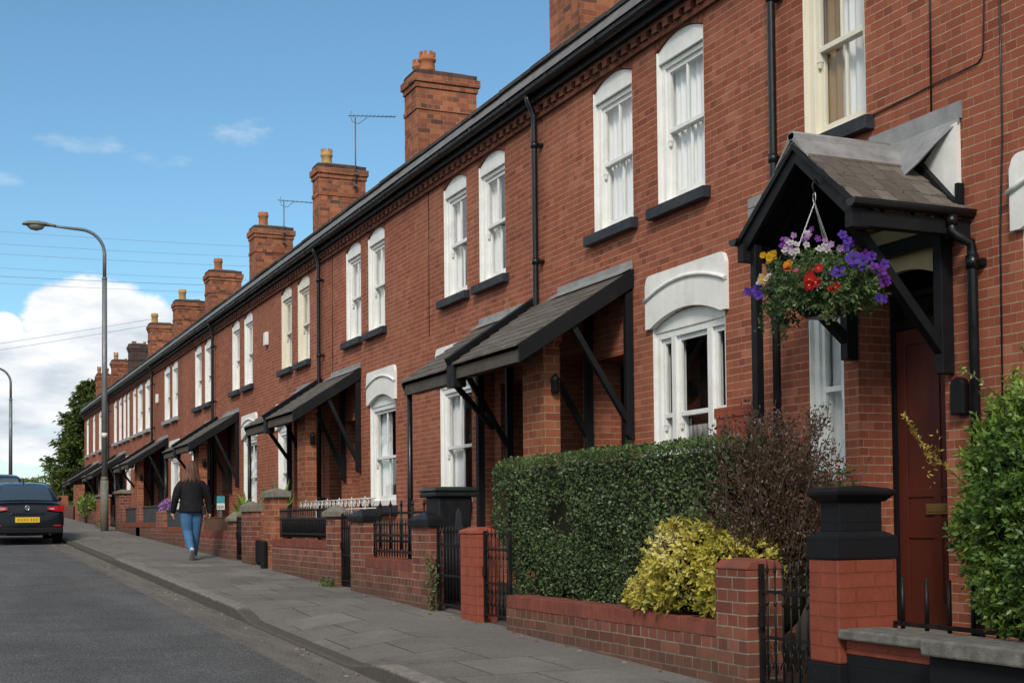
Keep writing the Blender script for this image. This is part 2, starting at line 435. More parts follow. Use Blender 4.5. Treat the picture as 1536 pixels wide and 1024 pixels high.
M['tile'] = slate_mat('brown_grey_porch_tile', [(0, (0.098, 0.084, 0.071)), (0.5, (0.128, 0.110, 0.093)), (1, (0.165, 0.143, 0.120))], w=0.26, h=0.155)

def glass_mat(name, tint=(0.98, 0.99, 0.99), base=0.07):
    t = NT(name)
    lw = t.n('LayerWeight'); lw.inputs['Blend'].default_value = 0.5   # Schlick, the same from both sides of the pane
    refl = t.math('MULTIPLY_ADD', t.math('POWER', lw.outputs['Facing'], 4.0), 0.9, base, clamp=True)
    # old hand-made panes ripple a little
    nz = t.noise(t.pos(), 3.0, 2, 0.5)
    b = t.n('Bump'); b.inputs['Strength'].default_value = 0.12; b.inputs['Distance'].default_value = 0.02; t.l(nz, b.inputs['Height'])
    gl = t.n('BsdfGlossy'); gl.inputs['Roughness'].default_value = 0.02; t.l(b.outputs[0], gl.inputs['Normal'])
    tr = t.n('BsdfTransparent'); tr.inputs[0].default_value = (*tint, 1)
    ms = t.n('MixShader'); t.l(refl, ms.inputs[0])
    t.l(tr.outputs[0], ms.inputs[1]); t.l(gl.outputs[0], ms.inputs[2]); t.l(ms.outputs[0], t.out.inputs[0])
    return t.mat
M['glass'] = glass_mat('window_glass')
M['glass_dark'] = glass_mat('car_glass', (0.25, 0.30, 0.33), 0.12)

def curtain_mat(name, col, trans=0.35):
    t = NT(name); pos = t.pos()
    c = t.mix(0.25, col, t.ramp(t.noise(t.mapping(pos, scale=(20, 20, 1.2)), 2.0, 3), [(0.3, 0.7), (0.7, 1.05)]), 'MULTIPLY')
    d = t.n('BsdfDiffuse'); t.l(c, d.inputs[0]); tr = t.n('BsdfTranslucent'); t.l(c, tr.inputs[0])
    ms = t.n('MixShader'); ms.inputs[0].default_value = trans
    t.l(d.outputs[0], ms.inputs[1]); t.l(tr.outputs[0], ms.inputs[2]); t.l(ms.outputs[0], t.out.inputs[0])
    return t.mat
M['net'] = curtain_mat('white_net_curtain', (0.93, 0.935, 0.94), 0.08)
M['drape'] = curtain_mat('ochre_drape', (0.30, 0.19, 0.075), 0.1)
M['drape_grey'] = curtain_mat('grey_drape', (0.42, 0.42, 0.43), 0.15)
BINX = (5.08, 5.55, .36)
SUN_E = 1.5; SUN_A = 14.0; SKY_S = 0.12; EXPO = 0.85; CLOUD = 5.0; SKY_TINT = (.47, .63, .645)
# ------------------------------------------------------------------ houses
XF = 7.0            # plane of the facade

def arc_pts(ya, yb, zs, rise, n=10):
    ym, hw = (ya + yb) / 2, (yb - ya) / 2
    return [(ya + (yb - ya) * k / n, zs + rise * (1 - ((ya + (yb - ya) * k / n - ym) / hw) ** 2)) for k in range(n + 1)]

def wall_sheet(mb, y0, y1, z0, z1, X, ops, depth=0.14):
    ys = sorted({y0, y1} | {o[0] for o in ops} | {o[1] for o in ops})
    zs = sorted({z0, z1} | {o[2] for o in ops} | {o[3] for o in ops})
    for i in range(len(ys) - 1):
        for j in range(len(zs) - 1):
            cy, cz = (ys[i] + ys[i + 1]) / 2, (zs[j] + zs[j + 1]) / 2
            if any(o[0] < cy < o[1] and o[2] < cz < o[3] for o in ops): continue
            mb.face([(X, ys[i + 1], zs[j]), (X, ys[i], zs[j]), (X, ys[i], zs[j + 1]), (X, ys[i + 1], zs[j + 1])])
    for (ya, yb, za, zb, rise, dp) in ops:
        d = dp or depth
        sp = zb - rise
        mb.face([(X, ya, za), (X + d, ya, za), (X + d, ya, sp), (X, ya, sp)])
        mb.face([(X + d, yb, za), (X, yb, za), (X, yb, sp), (X + d, yb, sp)])
        mb.face([(X, ya, za), (X, yb, za), (X + d, yb, za), (X + d, ya, za)])
        pts = arc_pts(ya, yb, sp, rise) if rise > 0 else [(ya, zb), (yb, zb)]
        for (p, q) in zip(pts[:-1], pts[1:]):
            mb.face([(X, p[0], p[1]), (X + d, p[0], p[1]), (X + d, q[0], q[1]), (X, q[0], q[1])])
            if rise > 0:
                mb.face([(X, q[0], q[1]), (X, p[0], p[1]), (X, p[0], zb), (X, q[0], zb)])

def soldier_arch(H, ya, yb, zs, rise, h=0.22):
    """flat-ish arch of bricks on end over an opening"""
    mb = MB()
    e = 0.10
    lo = arc_pts(ya, yb, zs, rise, 12)
    n = len(lo) - 1; s = 0.0
    for k in range(n):
        p, q = lo[k], lo[k + 1]
        f0 = (k / n - .5) * 2; f1 = ((k + 1) / n - .5) * 2
        P = (p[0] + f0 * e, p[1] + h); Q = (q[0] + f1 * e, q[1] + h)
        L = math.hypot(q[0] - p[0], q[1] - p[1])
        x = XF - 0.004
        mb.face([(x, p[0], p[1]), (x, q[0], q[1]), (x, Q[0], Q[1]), (x, P[0], P[1])],
                uv=[(0.01, s), (0.01, s + L), (0.21, s + L), (0.21, s)])
        s += L
    # the two ends, so that it has thickness
    for (p, f) in ((lo[0], -1), (lo[-1], 1)):
        mb.face([(XF - 0.004, p[0], p[1]), (XF - 0.004, p[0] + f * e, p[1] + h), (XF + 0.01, p[0] + f * e, p[1] + h), (XF + 0.01, p[0], p[1])])
    return mb.build('brick_arch', M['soldier'], H)

def curtain(win, ya, yb, za, zb, x, mat, amp=0.018, wl=0.10, seed=0):
    r = random.Random(seed); n = max(10, int((yb - ya) / 0.012))
    mb = MB(); ph = r.random() * 6
    top, bot = [], []
    for k in range(n + 1):
        y = ya + (yb - ya) * k / n
        w = amp * (math.sin(2 * PI * y / wl + ph) + 0.5 * math.sin(2 * PI * y / (wl * 1.63) + 1.3))
        top.append((x + w * 0.7, y, zb)); bot.append((x + w, y, za))
    for k in range(n):
        mb.face([bot[k], bot[k + 1], top[k + 1], top[k]], smooth=True)
    o = mb.build('curtain', M[mat], win, recalc=False)
    return o

def sash_parts(win, ya, yb, z0, z1, zm, paint, bar=True, xs=7.085):
    """two sliding sashes with a glazing bar each, and their glass"""
    st = 0.048
    up, lo, gl = MB(), MB(), MB()
    x0, x1 = xs, xs + 0.04
    up.box(x0, x1, ya, ya + st, zm - 0.10, z1); up.box(x0, x1, yb - st, yb, zm - 0.10, z1)
    up.box(x0 + .002, x1 - .002, ya + st, yb - st, z1 - 0.05, z1); up.box(x0 - .003, x1, ya + st, yb - st, zm - 0.022, zm + 0.026)
    for yy in (ya, yb - st):                                     # sash horns
        up.prism([(yy + .004, zm - 0.10), (yy + st - .004, zm - 0.10), (yy + st / 2 + .008, zm - 0.15), (yy + st / 2 - .008, zm - 0.15)], 'x', x0 + .004, x1 - .004)
    x2, x3 = xs + 0.042, xs + 0.082
    lo.box(x2, x3, ya, ya + st, z0, zm); lo.box(x2, x3, yb - st, yb, z0, zm)
    lo.box(x2 + .002, x3 - .002, ya + st, yb - st, z0, z0 + 0.085); lo.box(x2 + .002, x3 - .002, ya + st, yb - st, zm - 0.02, zm + 0.02)
    if bar:
        c = (ya + yb) / 2
        up.box(x0 + .006, x1 - .006, c - .012, c + .012, zm + .026, z1 - .05)
        lo.box(x2 + .006, x3 - .006, c - .012, c + .012, z0 + .085, zm - .022)
    up.build('sash', M[paint], win, bevel=0.004); lo.build('sash', M[paint], win, bevel=0.004)
    for (x, za, zz) in ((x0 + .018, zm, z1 - .03), (x2 + .018, z0 + .05, zm)):
        a, c = ya + st * .6, yb - st * .6
        gl.face([(x, a, za), (x, a, zz), (x, c, zz), (x, c, za)])
    gl.build('pane', M['glass'], win, recalc=False)

def upper_window(H, ya, yb, zb=3.245, sp=4.87, rise=0.11, paint='white', sill='sill', cur='net', seed=0, bar=True, share=None):
    """arched sash window; returns the opening for the wall sheet"""
    w = MB(); xr = XF + 0.004
    hd = sp - 0.13                                                # underside of the head panel
    # painted reveals, box frame, head
    w.box(xr, 7.165, ya + .001, ya + .016, zb, sp); w.box(xr, 7.165, yb - .016, yb - .001, zb, sp)
    w.box(7.062, 7.17, ya + .016, ya + .085, zb, hd); w.box(7.062, 7.17, yb - .085, yb - .016, zb, hd)
    w.box(7.060, 7.172, ya + .016, yb - .016, hd - .055, hd)
    w.box(7.050, 7.172, ya + .016, yb - .016, zb, zb + .055)
    pts = [(p[0], p[1] - .003) for p in arc_pts(ya + .017, yb - .017, sp, rise)]
    w.prism([(ya + .017, hd)] + pts + [(yb - .017, hd)], 'x', 7.022, 7.055)
    win = w.build('window', M[paint], H, bevel=0.005)
    sash_parts(win, ya + .085, yb - .085, zb + .055, hd - .055, zb + .055 + (hd - zb - .11) * .52, paint, bar)
    s = MB(); s.prism([(6.905, zb - .125), (6.905, zb - .012), (7.05, zb), (7.05, zb - .125)], 'y', ya - .10, yb + .10)
    s.build('sill', M[sill], win, bevel=0.006)
    if cur == 'net':
        curtain(win, ya + .03, yb - .03, zb + .05, hd, 7.192, 'net', seed=seed)
    elif cur == 'drape':
        wd = yb - ya
        curtain(win, ya + .02, yb - .02, zb + .05, hd, 7.245, 'net', seed=seed, amp=0.018)
        curtain(win, yb - wd * .34, yb - .05, zb + .05, hd, 7.20, 'drape', amp=.016, wl=.11, seed=seed + 1)
    elif cur == 'sides':
        wd = yb - ya
        curtain(win, ya + .03, ya + wd * .34, zb + .05, hd, 7.192, 'net', seed=seed)
        curtain(win, yb - wd * .34, yb - .03, zb + .05, hd, 7.192, 'net', seed=seed + 2)
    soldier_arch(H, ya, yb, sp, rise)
    return (ya, yb, zb, sp + rise, rise, 0.17)

def lower_window(H, ya, yb, zb=0.26, paint='white', lights=1, lintel=True, sill='sill', cur='net', seed=0, bar=True, ztop=2.545):
    w = MB(); xr = XF + 0.004
    sp, rise = 1.985, 0.135
    hd = sp - 0.05
    w.box(xr, 7.165, ya + .001, ya + .016, zb, sp); w.box(xr, 7.165, yb - .016, yb - .001, zb, sp)
    w.box(7.048, 7.17, ya + .016, ya + .085, zb, hd); w.box(7.048, 7.17, yb - .085, yb - .016, zb, hd)
    w.box(7.046, 7.172, ya + .016, yb - .016, hd - .07, hd)
    w.box(7.030, 7.172, ya + .016, yb - .016, zb, zb + .09)
    pts = [(p[0], p[1] - .003) for p in arc_pts(ya + .017, yb - .017, sp, rise)]
    w.prism([(ya + .017, hd)] + pts + [(yb - .017, hd)], 'x', 7.032, 7.06)
    spans = []
    a, b = ya + .085, yb - .085
    if lights == 3:
        q = (b - a) * .22
        for c in (a + q, b - q):
            w.box(7.044, 7.17, c - .045, c + .045, zb + .09, hd - .07)
        spans = [(a, a + q - .045), (a + q + .045, b - q - .045), (b - q + .045, b)]
    else:
        spans = [(a, b)]
    win = w.build('window', M[paint], H, bevel=0.005)
    for (p, q) in spans:
        sash_parts(win, p, q, zb + .09, hd - .07, zb + .09 + (hd - zb - .16) * .47, paint, bar and lights == 1, xs=7.075)
    if sill:
        s = MB(); s.prism([(6.90, zb - .14), (6.90, zb - .012), (7.05, zb), (7.05, zb - .14)], 'y', ya - .08, yb + .08)
        s.build('sill', M[sill], win, bevel=0.006)
    if cur == 'net':
        curtain(win, ya + .03, yb - .03, zb + .05, hd, 7.195, 'net', seed=seed)
    elif cur == 'half':
        wd = yb - ya
        curtain(win, yb - wd * .42, yb - .03, zb + .05, hd, 7.195, 'net', seed=seed)
        curtain(win, ya + .03, ya + wd * .15, zb + .05, hd, 7.28, 'drape_grey', seed=seed)
    elif cur == 'low':
        curtain(win, ya + .03, yb - .03, zb + .05, zb + (hd - zb) * .42, 7.30, 'drape_grey', seed=seed)
    if lintel:
        l = MB(); e = 0.07; r = 0.10
        lo = arc_pts(ya + .02, yb - .02, sp, rise, 12)
        top = [(yb + e, ztop - r), (yb + e - r * .3, ztop - r * .3), (yb + e - r, ztop), (ya - e + r, ztop), (ya - e + r * .3, ztop - r * .3), (ya - e, ztop - r)]
        # side by side strips keep every face convex
        n = len(lo) - 1
        def tz(y):
            d = min(y - (ya - e), (yb + e) - y)
            return ztop - (r - math.sqrt(max(0, r * r - (r - d) ** 2)) if d < r else 0)
        ys = [ya - e, ya - e + .03, ya - e + .06] + [p[0] for p in lo] + [yb + e - .06, yb + e - .03, yb + e]
        ys = sorted(set(ys))
        def bz(y):
            if y <= lo[0][0] or y >= lo[-1][0]:
                return sp - 0.0
            ym, hw = (ya + yb) / 2, (yb - ya) / 2 - .02
            return sp + rise * (1 - ((y - ym) / hw) ** 2)
        xo, xi = XF - 0.045, XF + 0.03
        for (p, q) in zip(ys[:-1], ys[1:]):
            l.face([(xo, q, bz(q)), (xo, p, bz(p)), (xo, p, tz(p)), (xo, q, tz(q))])
            l.face([(xo, p, bz(p)), (xo, q, bz(q)), (xi, q, bz(q)), (xi, p, bz(p))])
            l.face([(xo, p, tz(p)), (xi, p, tz(p)), (xi, q, tz(q)), (xo, q, tz(q))])
        for y in (ys[0], ys[-1]):
            l.face([(xo, y, bz(y)), (xi, y, bz(y)), (xi, y, tz(y)), (xo, y, tz(y))])
        lm = l.build('lintel', M['plaster'], win)
        m = MB()                                                   # curved drip moulding
        cv = arc_pts(ya - e - .015, yb + e + .015, ztop - .265, 0.145, 14)
        m.tube([(xo - .008, p[0], p[1]) for p in cv], 0.021, 6)
        m.build('moulding', M['plaster'], win)
    return (ya, yb, zb, sp + rise, rise, 0.17)

def door_panel(H, ya, yb, za, zt, x, mat, frame='black', fan=True, letter=False, name='door'):
    d = MB()
    d.box(x, x + .045, ya + .05, yb - .05, za, zt)
    dr = d.build(name, M[mat], H, bevel=0.004)
    p = MB(); wd = (yb - ya - .10); c = (ya + yb) / 2
    # raised rails leave sunk panels
    for (a, b) in ((ya + .05, ya + .16), (yb - .16, yb - .05), (c - .045, c + .045)):
        p.box(x - .012, x - .0005, a, b, za, zt)
    for (a, b) in ((za, za + .20), (za + .72, za + .88), (zt - .13, zt), (za + 1.05, za + 1.12)):
        for (e, f) in ((ya + .16, c - .045), (c + .045, yb - .16)):
            p.box(x - .0115, x - .0005, e, f, a, b)
    p.build('door_rails', M[mat], dr, bevel=0.003)
    f = MB(); top = zt + ((fan if isinstance(fan, float) else .52) if fan else .05)
    f.box(x - .03, x + .08, ya, ya + .05, za, top); f.box(x - .03, x + .08, yb - .05, yb, za, top)
    f.box(x - .028, x + .078, ya + .05, yb - .05, zt + .002, zt + .07)
    if fan: f.box(x - .028, x + .078, ya + .05, yb - .05, top - .05, top)
    f.build('door_frame', M[frame], dr, bevel=0.003)
    if fan:
        q = MB(); q.face([(x + .02, ya + .05, zt + .07), (x + .02, ya + .05, top - .05), (x + .02, yb - .05, top - .05), (x + .02, yb - .05, zt + .07)]); q.build('fanlight', M['glass'], dr, recalc=False)
    if letter:
        q = MB(); q.box(x - .022, x - .0125, c - .125, c + .125, za + .91, za + .995)
        q.box(x - .028, x - .0225, c - .105, c + .105, za + .93, za + .975)
        q.build('letterbox', M['brass'], dr, bevel=0.003)
    return dr

def roof_and_eaves(H, y0, y1, joints=2):
    r = MB()
    xe, ze, xr = 6.85, 5.52, 10.5
    zr = ze + (xr - xe) * 0.56
    r.prism([(xe, ze), (xe + .0, ze + .05), (xr, zr + .05), (13.9, ze + .1), (13.9, ze + .05), (xr, zr - .02), (6.95, ze + .03)], 'y', y0, y1)
    rf = r.build('roof', M['slate'], H)
    c = MB()                                                       # ridge tiles
    c.tube([(xr, y0, zr + .06), (xr, y1, zr + .06)], 0.09, 8); c.build('ridge_tiles', M['terracotta'], rf)
    # lead-grey eaves course, then fascia
    e = MB(); e.prism([(6.79, 5.375), (6.855, 5.52), (6.93, 5.52), (6.93, 5.375)], 'y', y0, y1); e.build('eaves_course', M['lead_dull'], H)
    s = MB()
    n = int((y1 - y0) / .9)
    for k in range(n):                                             # uneven slate edges over the eaves
        a = y0 + (y1 - y0) * k / n; b = y0 + (y1 - y0) * (k + 1) / n
        dz = random.uniform(-.008, .012); dx = random.uniform(-.012, .01)
        s.box(6.825 + dx, 6.85, a + .004, b - .004, 5.525 + dz, 5.57 + dz)
    s.build('slate_edge', M['slate'], rf)
    f = MB(); f.box(6.885, 6.925, y0, y1, 5.17, 5.365); f.build('fascia', M['timber'], H)
    gu = MB(); n = 10                                              # half-round gutter
    for k in range(n):
        t0, t1 = PI + PI * k / n, PI + PI * (k + 1) / n
        for rr in (.062, .056):
            gu.face([(6.815 + rr * math.cos(t0), y0, 5.30 + rr * math.sin(t0)), (6.815 + rr * math.cos(t1), y0, 5.30 + rr * math.sin(t1)),
                     (6.815 + rr * math.cos(t1), y1, 5.30 + rr * math.sin(t1)), (6.815 + rr * math.cos(t0), y1, 5.30 + rr * math.sin(t0))], smooth=True)
    gu.tube([(6.755, y0, 5.302), (6.755, y1, 5.302)], .008, 6)
    k = y0 + .6
    while k < y1:
        gu.tube([(6.815 - .066, k - .035, 5.305), (6.815 - .066, k + .035, 5.305)], .009, 5)
        arc = [(6.815 + .067 * math.cos(PI + PI * q / 8), 5.30 + .067 * math.sin(PI + PI * q / 8)) for q in range(9)]
        for (p, q) in zip(arc[:-1], arc[1:]):
            gu.face([(p[0], k - .03, p[1]), (q[0], k - .03, q[1]), (q[0], k + .03, q[1]), (p[0], k + .03, p[1])], smooth=True)
        k += 1.25
    gu.build('gutter', M['pvc'], H, recalc=False)
    d = MB()                                                       # corbelled brick dentils
    y = y0 + .03
    while y < y1 - .06:
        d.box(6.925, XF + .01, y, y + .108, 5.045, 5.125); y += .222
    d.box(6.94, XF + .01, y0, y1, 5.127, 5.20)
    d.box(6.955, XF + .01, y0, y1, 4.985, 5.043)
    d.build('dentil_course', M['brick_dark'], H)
    return rf

def downpipe(H, y, zb, ztop=5.26, x=6.90):
    d = MB()
    d.tube([(6.815, y, ztop), (6.815, y, ztop - .07), (6.84, y, ztop - .12), (x, y, ztop - .26), (x, y, ztop - .36), (x, y, 2.2), (x, y, zb)], .037, 10)
    for z in (4.6, 3.15, 1.7, .4):
        if z > zb: d.tube([(x, y, z), (x, y, z + .075)], .047, 10); d.box(x + .03, XF + .002, y - .06, y + .06, z + .025, z + .055)
    return d.build('downpipe', M['pvc'], H)

def pot(ch, x, y, z, h, r, mat, crown=False):
    p = MB()
    if crown:
        p.lathe([(r * .95, 0), (r * .9, h * .15), (r * .82, h * .5), (r * 1.0, h * .56), (r * 1.02, h * .66), (r * .86, h * .7), (r * .95, h * .80)], (x, y, z), 16)
        for k in range(8):
            a = 2 * PI * k / 8; b = a + PI / 8 * 1.15
            c0 = [(x + q * math.cos(t), y + q * math.sin(t)) for q, t in ((r * .95, a), (r * .95, b), (r * .7, b), (r * .7, a))]
            p.prism(c0, 'z', z + h * .80, z + h)
        p.lathe([(r * .72, h * .79), (r * .72, h * .83)], (x, y, z), 12)
    else:
        p.lathe([(r * .98, 0), (r * .92, h * .1), (r * .85, h * .62), (r * 1.0, h * .68), (r * 1.05, h * .8), (r * .95, h * .86), (r * .98, h), (r * .7, h), (r * .68, h * .7)], (x, y, z), 16)
    return p.build('chimney_pot', M[mat], ch)

def chimney(H, yn, yf, ztop, x0=7.5, w=1.08, mat='chimney', pots=(), soot=False):
    c = MB(); x1 = x0 + w
    m = 1 if soot else 0
    c.box(x0, x1, yn, yf, 5.3, ztop - .30)
    c.box(x0 - .018, x1 + .018, yn - .018, yf + .018, ztop - .67, ztop - .60)
    c.box(x0 - .025, x1 + .025, yn - .025, yf + .025, ztop - .298, ztop - .21, m)
    c.box(x0 - .055, x1 + .055, yn - .055, yf + .055, ztop - .208, ztop - .085, m)
    c.box(x0 - .01, x1 + .01, yn - .01, yf + .01, ztop - .083, ztop, 1)
    ch = c.build('chimney', [M[mat], M['chimney_soot']], H)
    fl = MB(); fl.prism([(x0 - .02, ztop), (x1 - .02, ztop), (x1 - .2, ztop + .035), (x0 + .16, ztop + .035)], 'y', yn + .06, yf - .06)
    fl.build('flaunching', M['stone'], ch)
    ld = MB()                                                      # lead apron where it meets the roof
    ld.box(x0 - .012, x1 + .012, yn - .012, yf + .012, 5.7, 6.08); ld.build('lead_apron', M['lead'], ch)
    for (dx, fy, h, r, mt, cr) in pots:
        pot(ch, x0 + dx, yn + (yf - yn) * fy, ztop + .02, h, r, mt, cr)
    return ch

def tile_slope(mb, xw, zw, xe, ze, yw, ye, n=9, th=.026):
    """overlapping tile courses from the wall (Y range yw) down to the eave (Y range ye)"""
    L = lambda p, q, t: p + (q - p) * t
    for k in range(n):
        t0, t1 = k / n, min(1.0, (k + 1) / n + .02)
        vs = []
        for (t, up) in ((t0, 0.0), (t1, .022)):
            x, z = L(xw, xe, t), L(zw, ze, t) + up
            for (s, dz) in ((0, 0), (1, 0), (1, -th), (0, -th)):
                vs.append((x, L(yw[s], ye[s], t), z + dz))
        mb.raw(vs, [(0, 1, 2, 3), (7, 6, 5, 4), (0, 4, 5, 1), (1, 5, 6, 2), (2, 6, 7, 3), (3, 7, 4, 0)])

def porch(HA, HB, Y, pm='pier', tone='timber', xe=5.66):
    """double lean-to porch over two doors, its two halves parted by a raised bar"""
    zf = lambda y: g(y) - .05
    q = (6.995 - xe) / 1.335
    for half, H in ((0, HA), (1, HB)):
        dz = 0.0 if half == 0 else -.035
        yw = (Y, Y + 2.44) if half == 0 else (Y + 2.48, Y + 4.33)
        ye = (Y, Y + 2.44 - .59 * q) if half == 0 else (Y + 2.48 - .42 * q, Y + 4.33 - .65 * q)
        zw = 2.66 + dz; ze = zw - (6.995 - xe) * .65
        t = MB()
        if half == 0:                                              # bargeboard at the near end
            t.prism([(6.995, zw + .04), (xe - .03, ze + .035), (xe - .03, ze - .165), (6.995, zw - .16)], 'y', Y - .04, Y)
        else:
            t.bar((6.99, Y + 2.45, zw + .06), (xe - .03, Y + 2.45 - .47 * q, ze + .05), .07, .20)
            t.box(xe - .04, xe + .12, ye[0] - .24 * q, ye[0] - .01, ze - .20, ze + .06)
            t.bar((6.99, yw[1] - .02, zw - .06), (xe - .01, ye[1] - .02, ze - .06), .035, .15)
        t.box(xe + .08, xe + .17, ye[0] + .04, ye[1] - .04, ze - .13, ze - .0)
        k = .14
        while k < .95:
            a, c = yw[0] + (yw[1] - yw[0]) * k, ye[0] + (ye[1] - ye[0]) * k
            t.bar((6.985, a, zw - .075), (xe + .03, c, ze - .065), .045, .07); k += .2
        t.box(6.93, 6.996, yw[0] + .03, yw[1] - .03, zw - .22, zw - .10)
        pr = t.build('porch', M[tone], H, bevel=0.003)
        so = MB()                                                  # dark boarded underside
        so.face([(6.98, yw[0] + .01, zw - .03), (6.98, yw[1] - .01, zw - .03), (xe + .02, ye[1] - .01, ze - .03), (xe + .02, ye[0] + .01, ze - .03)])
        so.build('soffit_boards', M[tone], pr, recalc=False)
        fb = MB(); fb.box(xe - .005, xe + .022, ye[0] + .012, ye[1] - .012, ze - .145, ze - .012); fb.build('eaves_board', M['grey_timber'], pr, bevel=.003)
        r = MB(); tile_slope(r, 6.995, zw + .03, xe - .05, ze + .02, yw, ye)
        r.build('porch_roof', M['tile'], pr)
        lf = MB(); fa, fb2 = (Y - .01, Y + 1.84) if half == 0 else (Y + 2.50, Y + 4.34)
        lf.box(6.982, 6.998, fa, fb2, zw + .02, zw + .135)
        lf.prism([(6.985, zw + .07), (6.85, zw - .01), (6.85, zw - .025), (6.985, zw + .045)], 'y', fa, fb2)
        lf.build('flashing', M['lead'], pr, bevel=.003)
        ys = (Y + .02, Y + .98) if half == 0 else (Y + 3.25,)
        for n_, yy in enumerate(ys):                               # wall post and brace
            bs = .90 if (half == 0 and n_ == 0) else .80
            p = MB(); p.box(6.905, 6.994, yy - .035, yy + .035, bs, zw - .2)
            p.prism([(6.905, bs), (6.994, bs), (6.994, bs - .05), (6.95, bs - .05)], 'y', yy - .04, yy + .045)
            p.build('wall_post', M[tone], pr, bevel=.004)
            e = MB(); e.bar((6.96, yy, bs + .10), (xe + .60, yy, ze + .28), .064, .064, up=(0, 1, 0)); e.build('brace', M[tone], pr, bevel=.004)
        if half == 1:
            gp = MB(); yy = ye[1] - .06
            gp.tube([(xe + .05, yy, ze - .06), (xe + .05, yy, zf(yy))], .036, 10); gp.build('porch_downpipe', M['pvc'], pr)
            e = MB(); e.bar((6.36, Y + 2.40, 1.12), (xe + .05, ye[0] - .06, ze - .16), .06, .06, up=(0, 1, 0)); e.build('brace', M[tone], pr, bevel=.004)
            pil = MB(); pil.box(6.80, 6.998, Y + 3.88, Y + 4.18, zf(yy), zw - .25); pil.build('pilaster', M['brick'], pr)
            pp = MB(); pp.box(6.5, 6.59, Y + 3.22, Y + 3.31, zf(yy), ze + .3); pp.build('porch_post', M[tone], pr, bevel=.004)
        else:
            pi = MB(); pi.box(6.10, 6.30, Y + .39, Y + .93, zf(Y), zw - .66); pi.box(6.08, 6.32, Y + .37, Y + .95, zw - .74, zw - .665)
            pi.build('porch_pier', M[pm], pr)
            lg = MB(); lg.lathe([(.03, 0), (.05, .02), (.045, .13), (.06, .15), (.01, .21)], (6.22, Y + .34, 1.36), 10); lg.box(6.20, 6.24, Y + .35, Y + .40, 1.48, 1.52)
            lg.build('porch_lantern', M['iron'], pr)

M['lead_dull'] = plain_mat('dull_grey_eaves', (0.185, 0.18, 0.185), 0.7, 0.3, 0.5, 5, dirt=(0.07, 0.065, 0.06))

def house(name, y0, y1, label, ups, lows, doors, group='brick terraced houses in one row', end=None, alarm=None, passage=None):
    H = thing(name, label, 'house', (XF, (y0 + y1) / 2, g((y0 + y1) / 2)), group)
    ops = []
    for k, u in enumerate(ups):
        ops.append(upper_window(H, *u[:2], seed=int(y0 * 10) + k, **(u[2] if len(u) > 2 else {})))
    for k, u in enumerate(lows):
        ops.append(lower_window(H, *u[:2], seed=int(y0 * 10) + 7 + k, **(u[2] if len(u) > 2 else {})))
    for d in doors:
        ya, yb = d[0], d[1]; kw = d[2] if len(d) > 2 else {}
        za = max(-.90, g(ya) + .06); zt = kw.pop('zt', 1.24); mat = kw.pop('mat', 'dark_door'); top = kw.pop('top', 1.80); dx = kw.pop('dx', .42)
        ops.append((ya, yb, za, top, 0.0, dx + .02))
        door_panel(H, ya, yb, za, zt, XF + dx, mat, **kw)
    if passage:
        za = g(passage) + .03
        ops.append((passage, passage + .80, za, 1.95, 0.0, .80))
        pd = MB(); pd.box(XF + .76, XF + .80, passage - .02, passage + .82, za, 1.97); pd.build('passage_back', M['dark_door'], H)  # dark back panel, no door; its colour stands in for deep shade
    w = MB(); wall_sheet(w, y0, y1, -1.6, 5.36, XF, ops)
    sw = MB()
    if end == 'far':
        sw.face([(XF, y1, -1), (13.9, y1, -1), (13.9, y1, 5.5), (10.5, y1, 7.5), (XF, y1, 5.55)])
    if end == 'near':
        sw.face([(XF, y0, -1.6), (13.9, y0, -1.6), (13.9, y0, 5.5), (10.5, y0, 7.5), (XF, y0, 5.55)])
    if end: sw.build('gable_wall', M['brick'], H, recalc=False)
    rw = MB(); rw.face([(13.88, y0, -1.6), (13.88, y1, -1.6), (13.88, y1, 5.6), (13.88, y0, 5.6)])
    rw.build('rear_wall', M['brick'], H, recalc=False)
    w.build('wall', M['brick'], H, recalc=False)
    i = MB(); i.face([(7.85, y0, -1.6), (7.85, y1, -1.6), (7.85, y1, 5.36), (7.85, y0, 5.36)]); i.face([(7.18, y0, 2.4), (7.18, y1, 2.4), (7.85, y1, 2.4), (7.85, y0, 2.4)])
    i.face([(7.18, y0, -1.3), (7.18, y1, -1.3), (7.85, y1, -1.3), (7.85, y0, -1.3)])
    i.build('interior', M['room'], H, recalc=False)
    roof_and_eaves(H, y0, y1)
    if alarm:
        a = MB(); a.prism([(alarm - .10, 3.95), (alarm + .10, 3.95), (alarm + .11, 4.02), (alarm + .10, 4.24), (alarm - .10, 4.24), (alarm - .11, 4.02)], 'x', 6.92, 6.998)
        a.build('alarm_box', M['white'], H, bevel=.012)
    return H

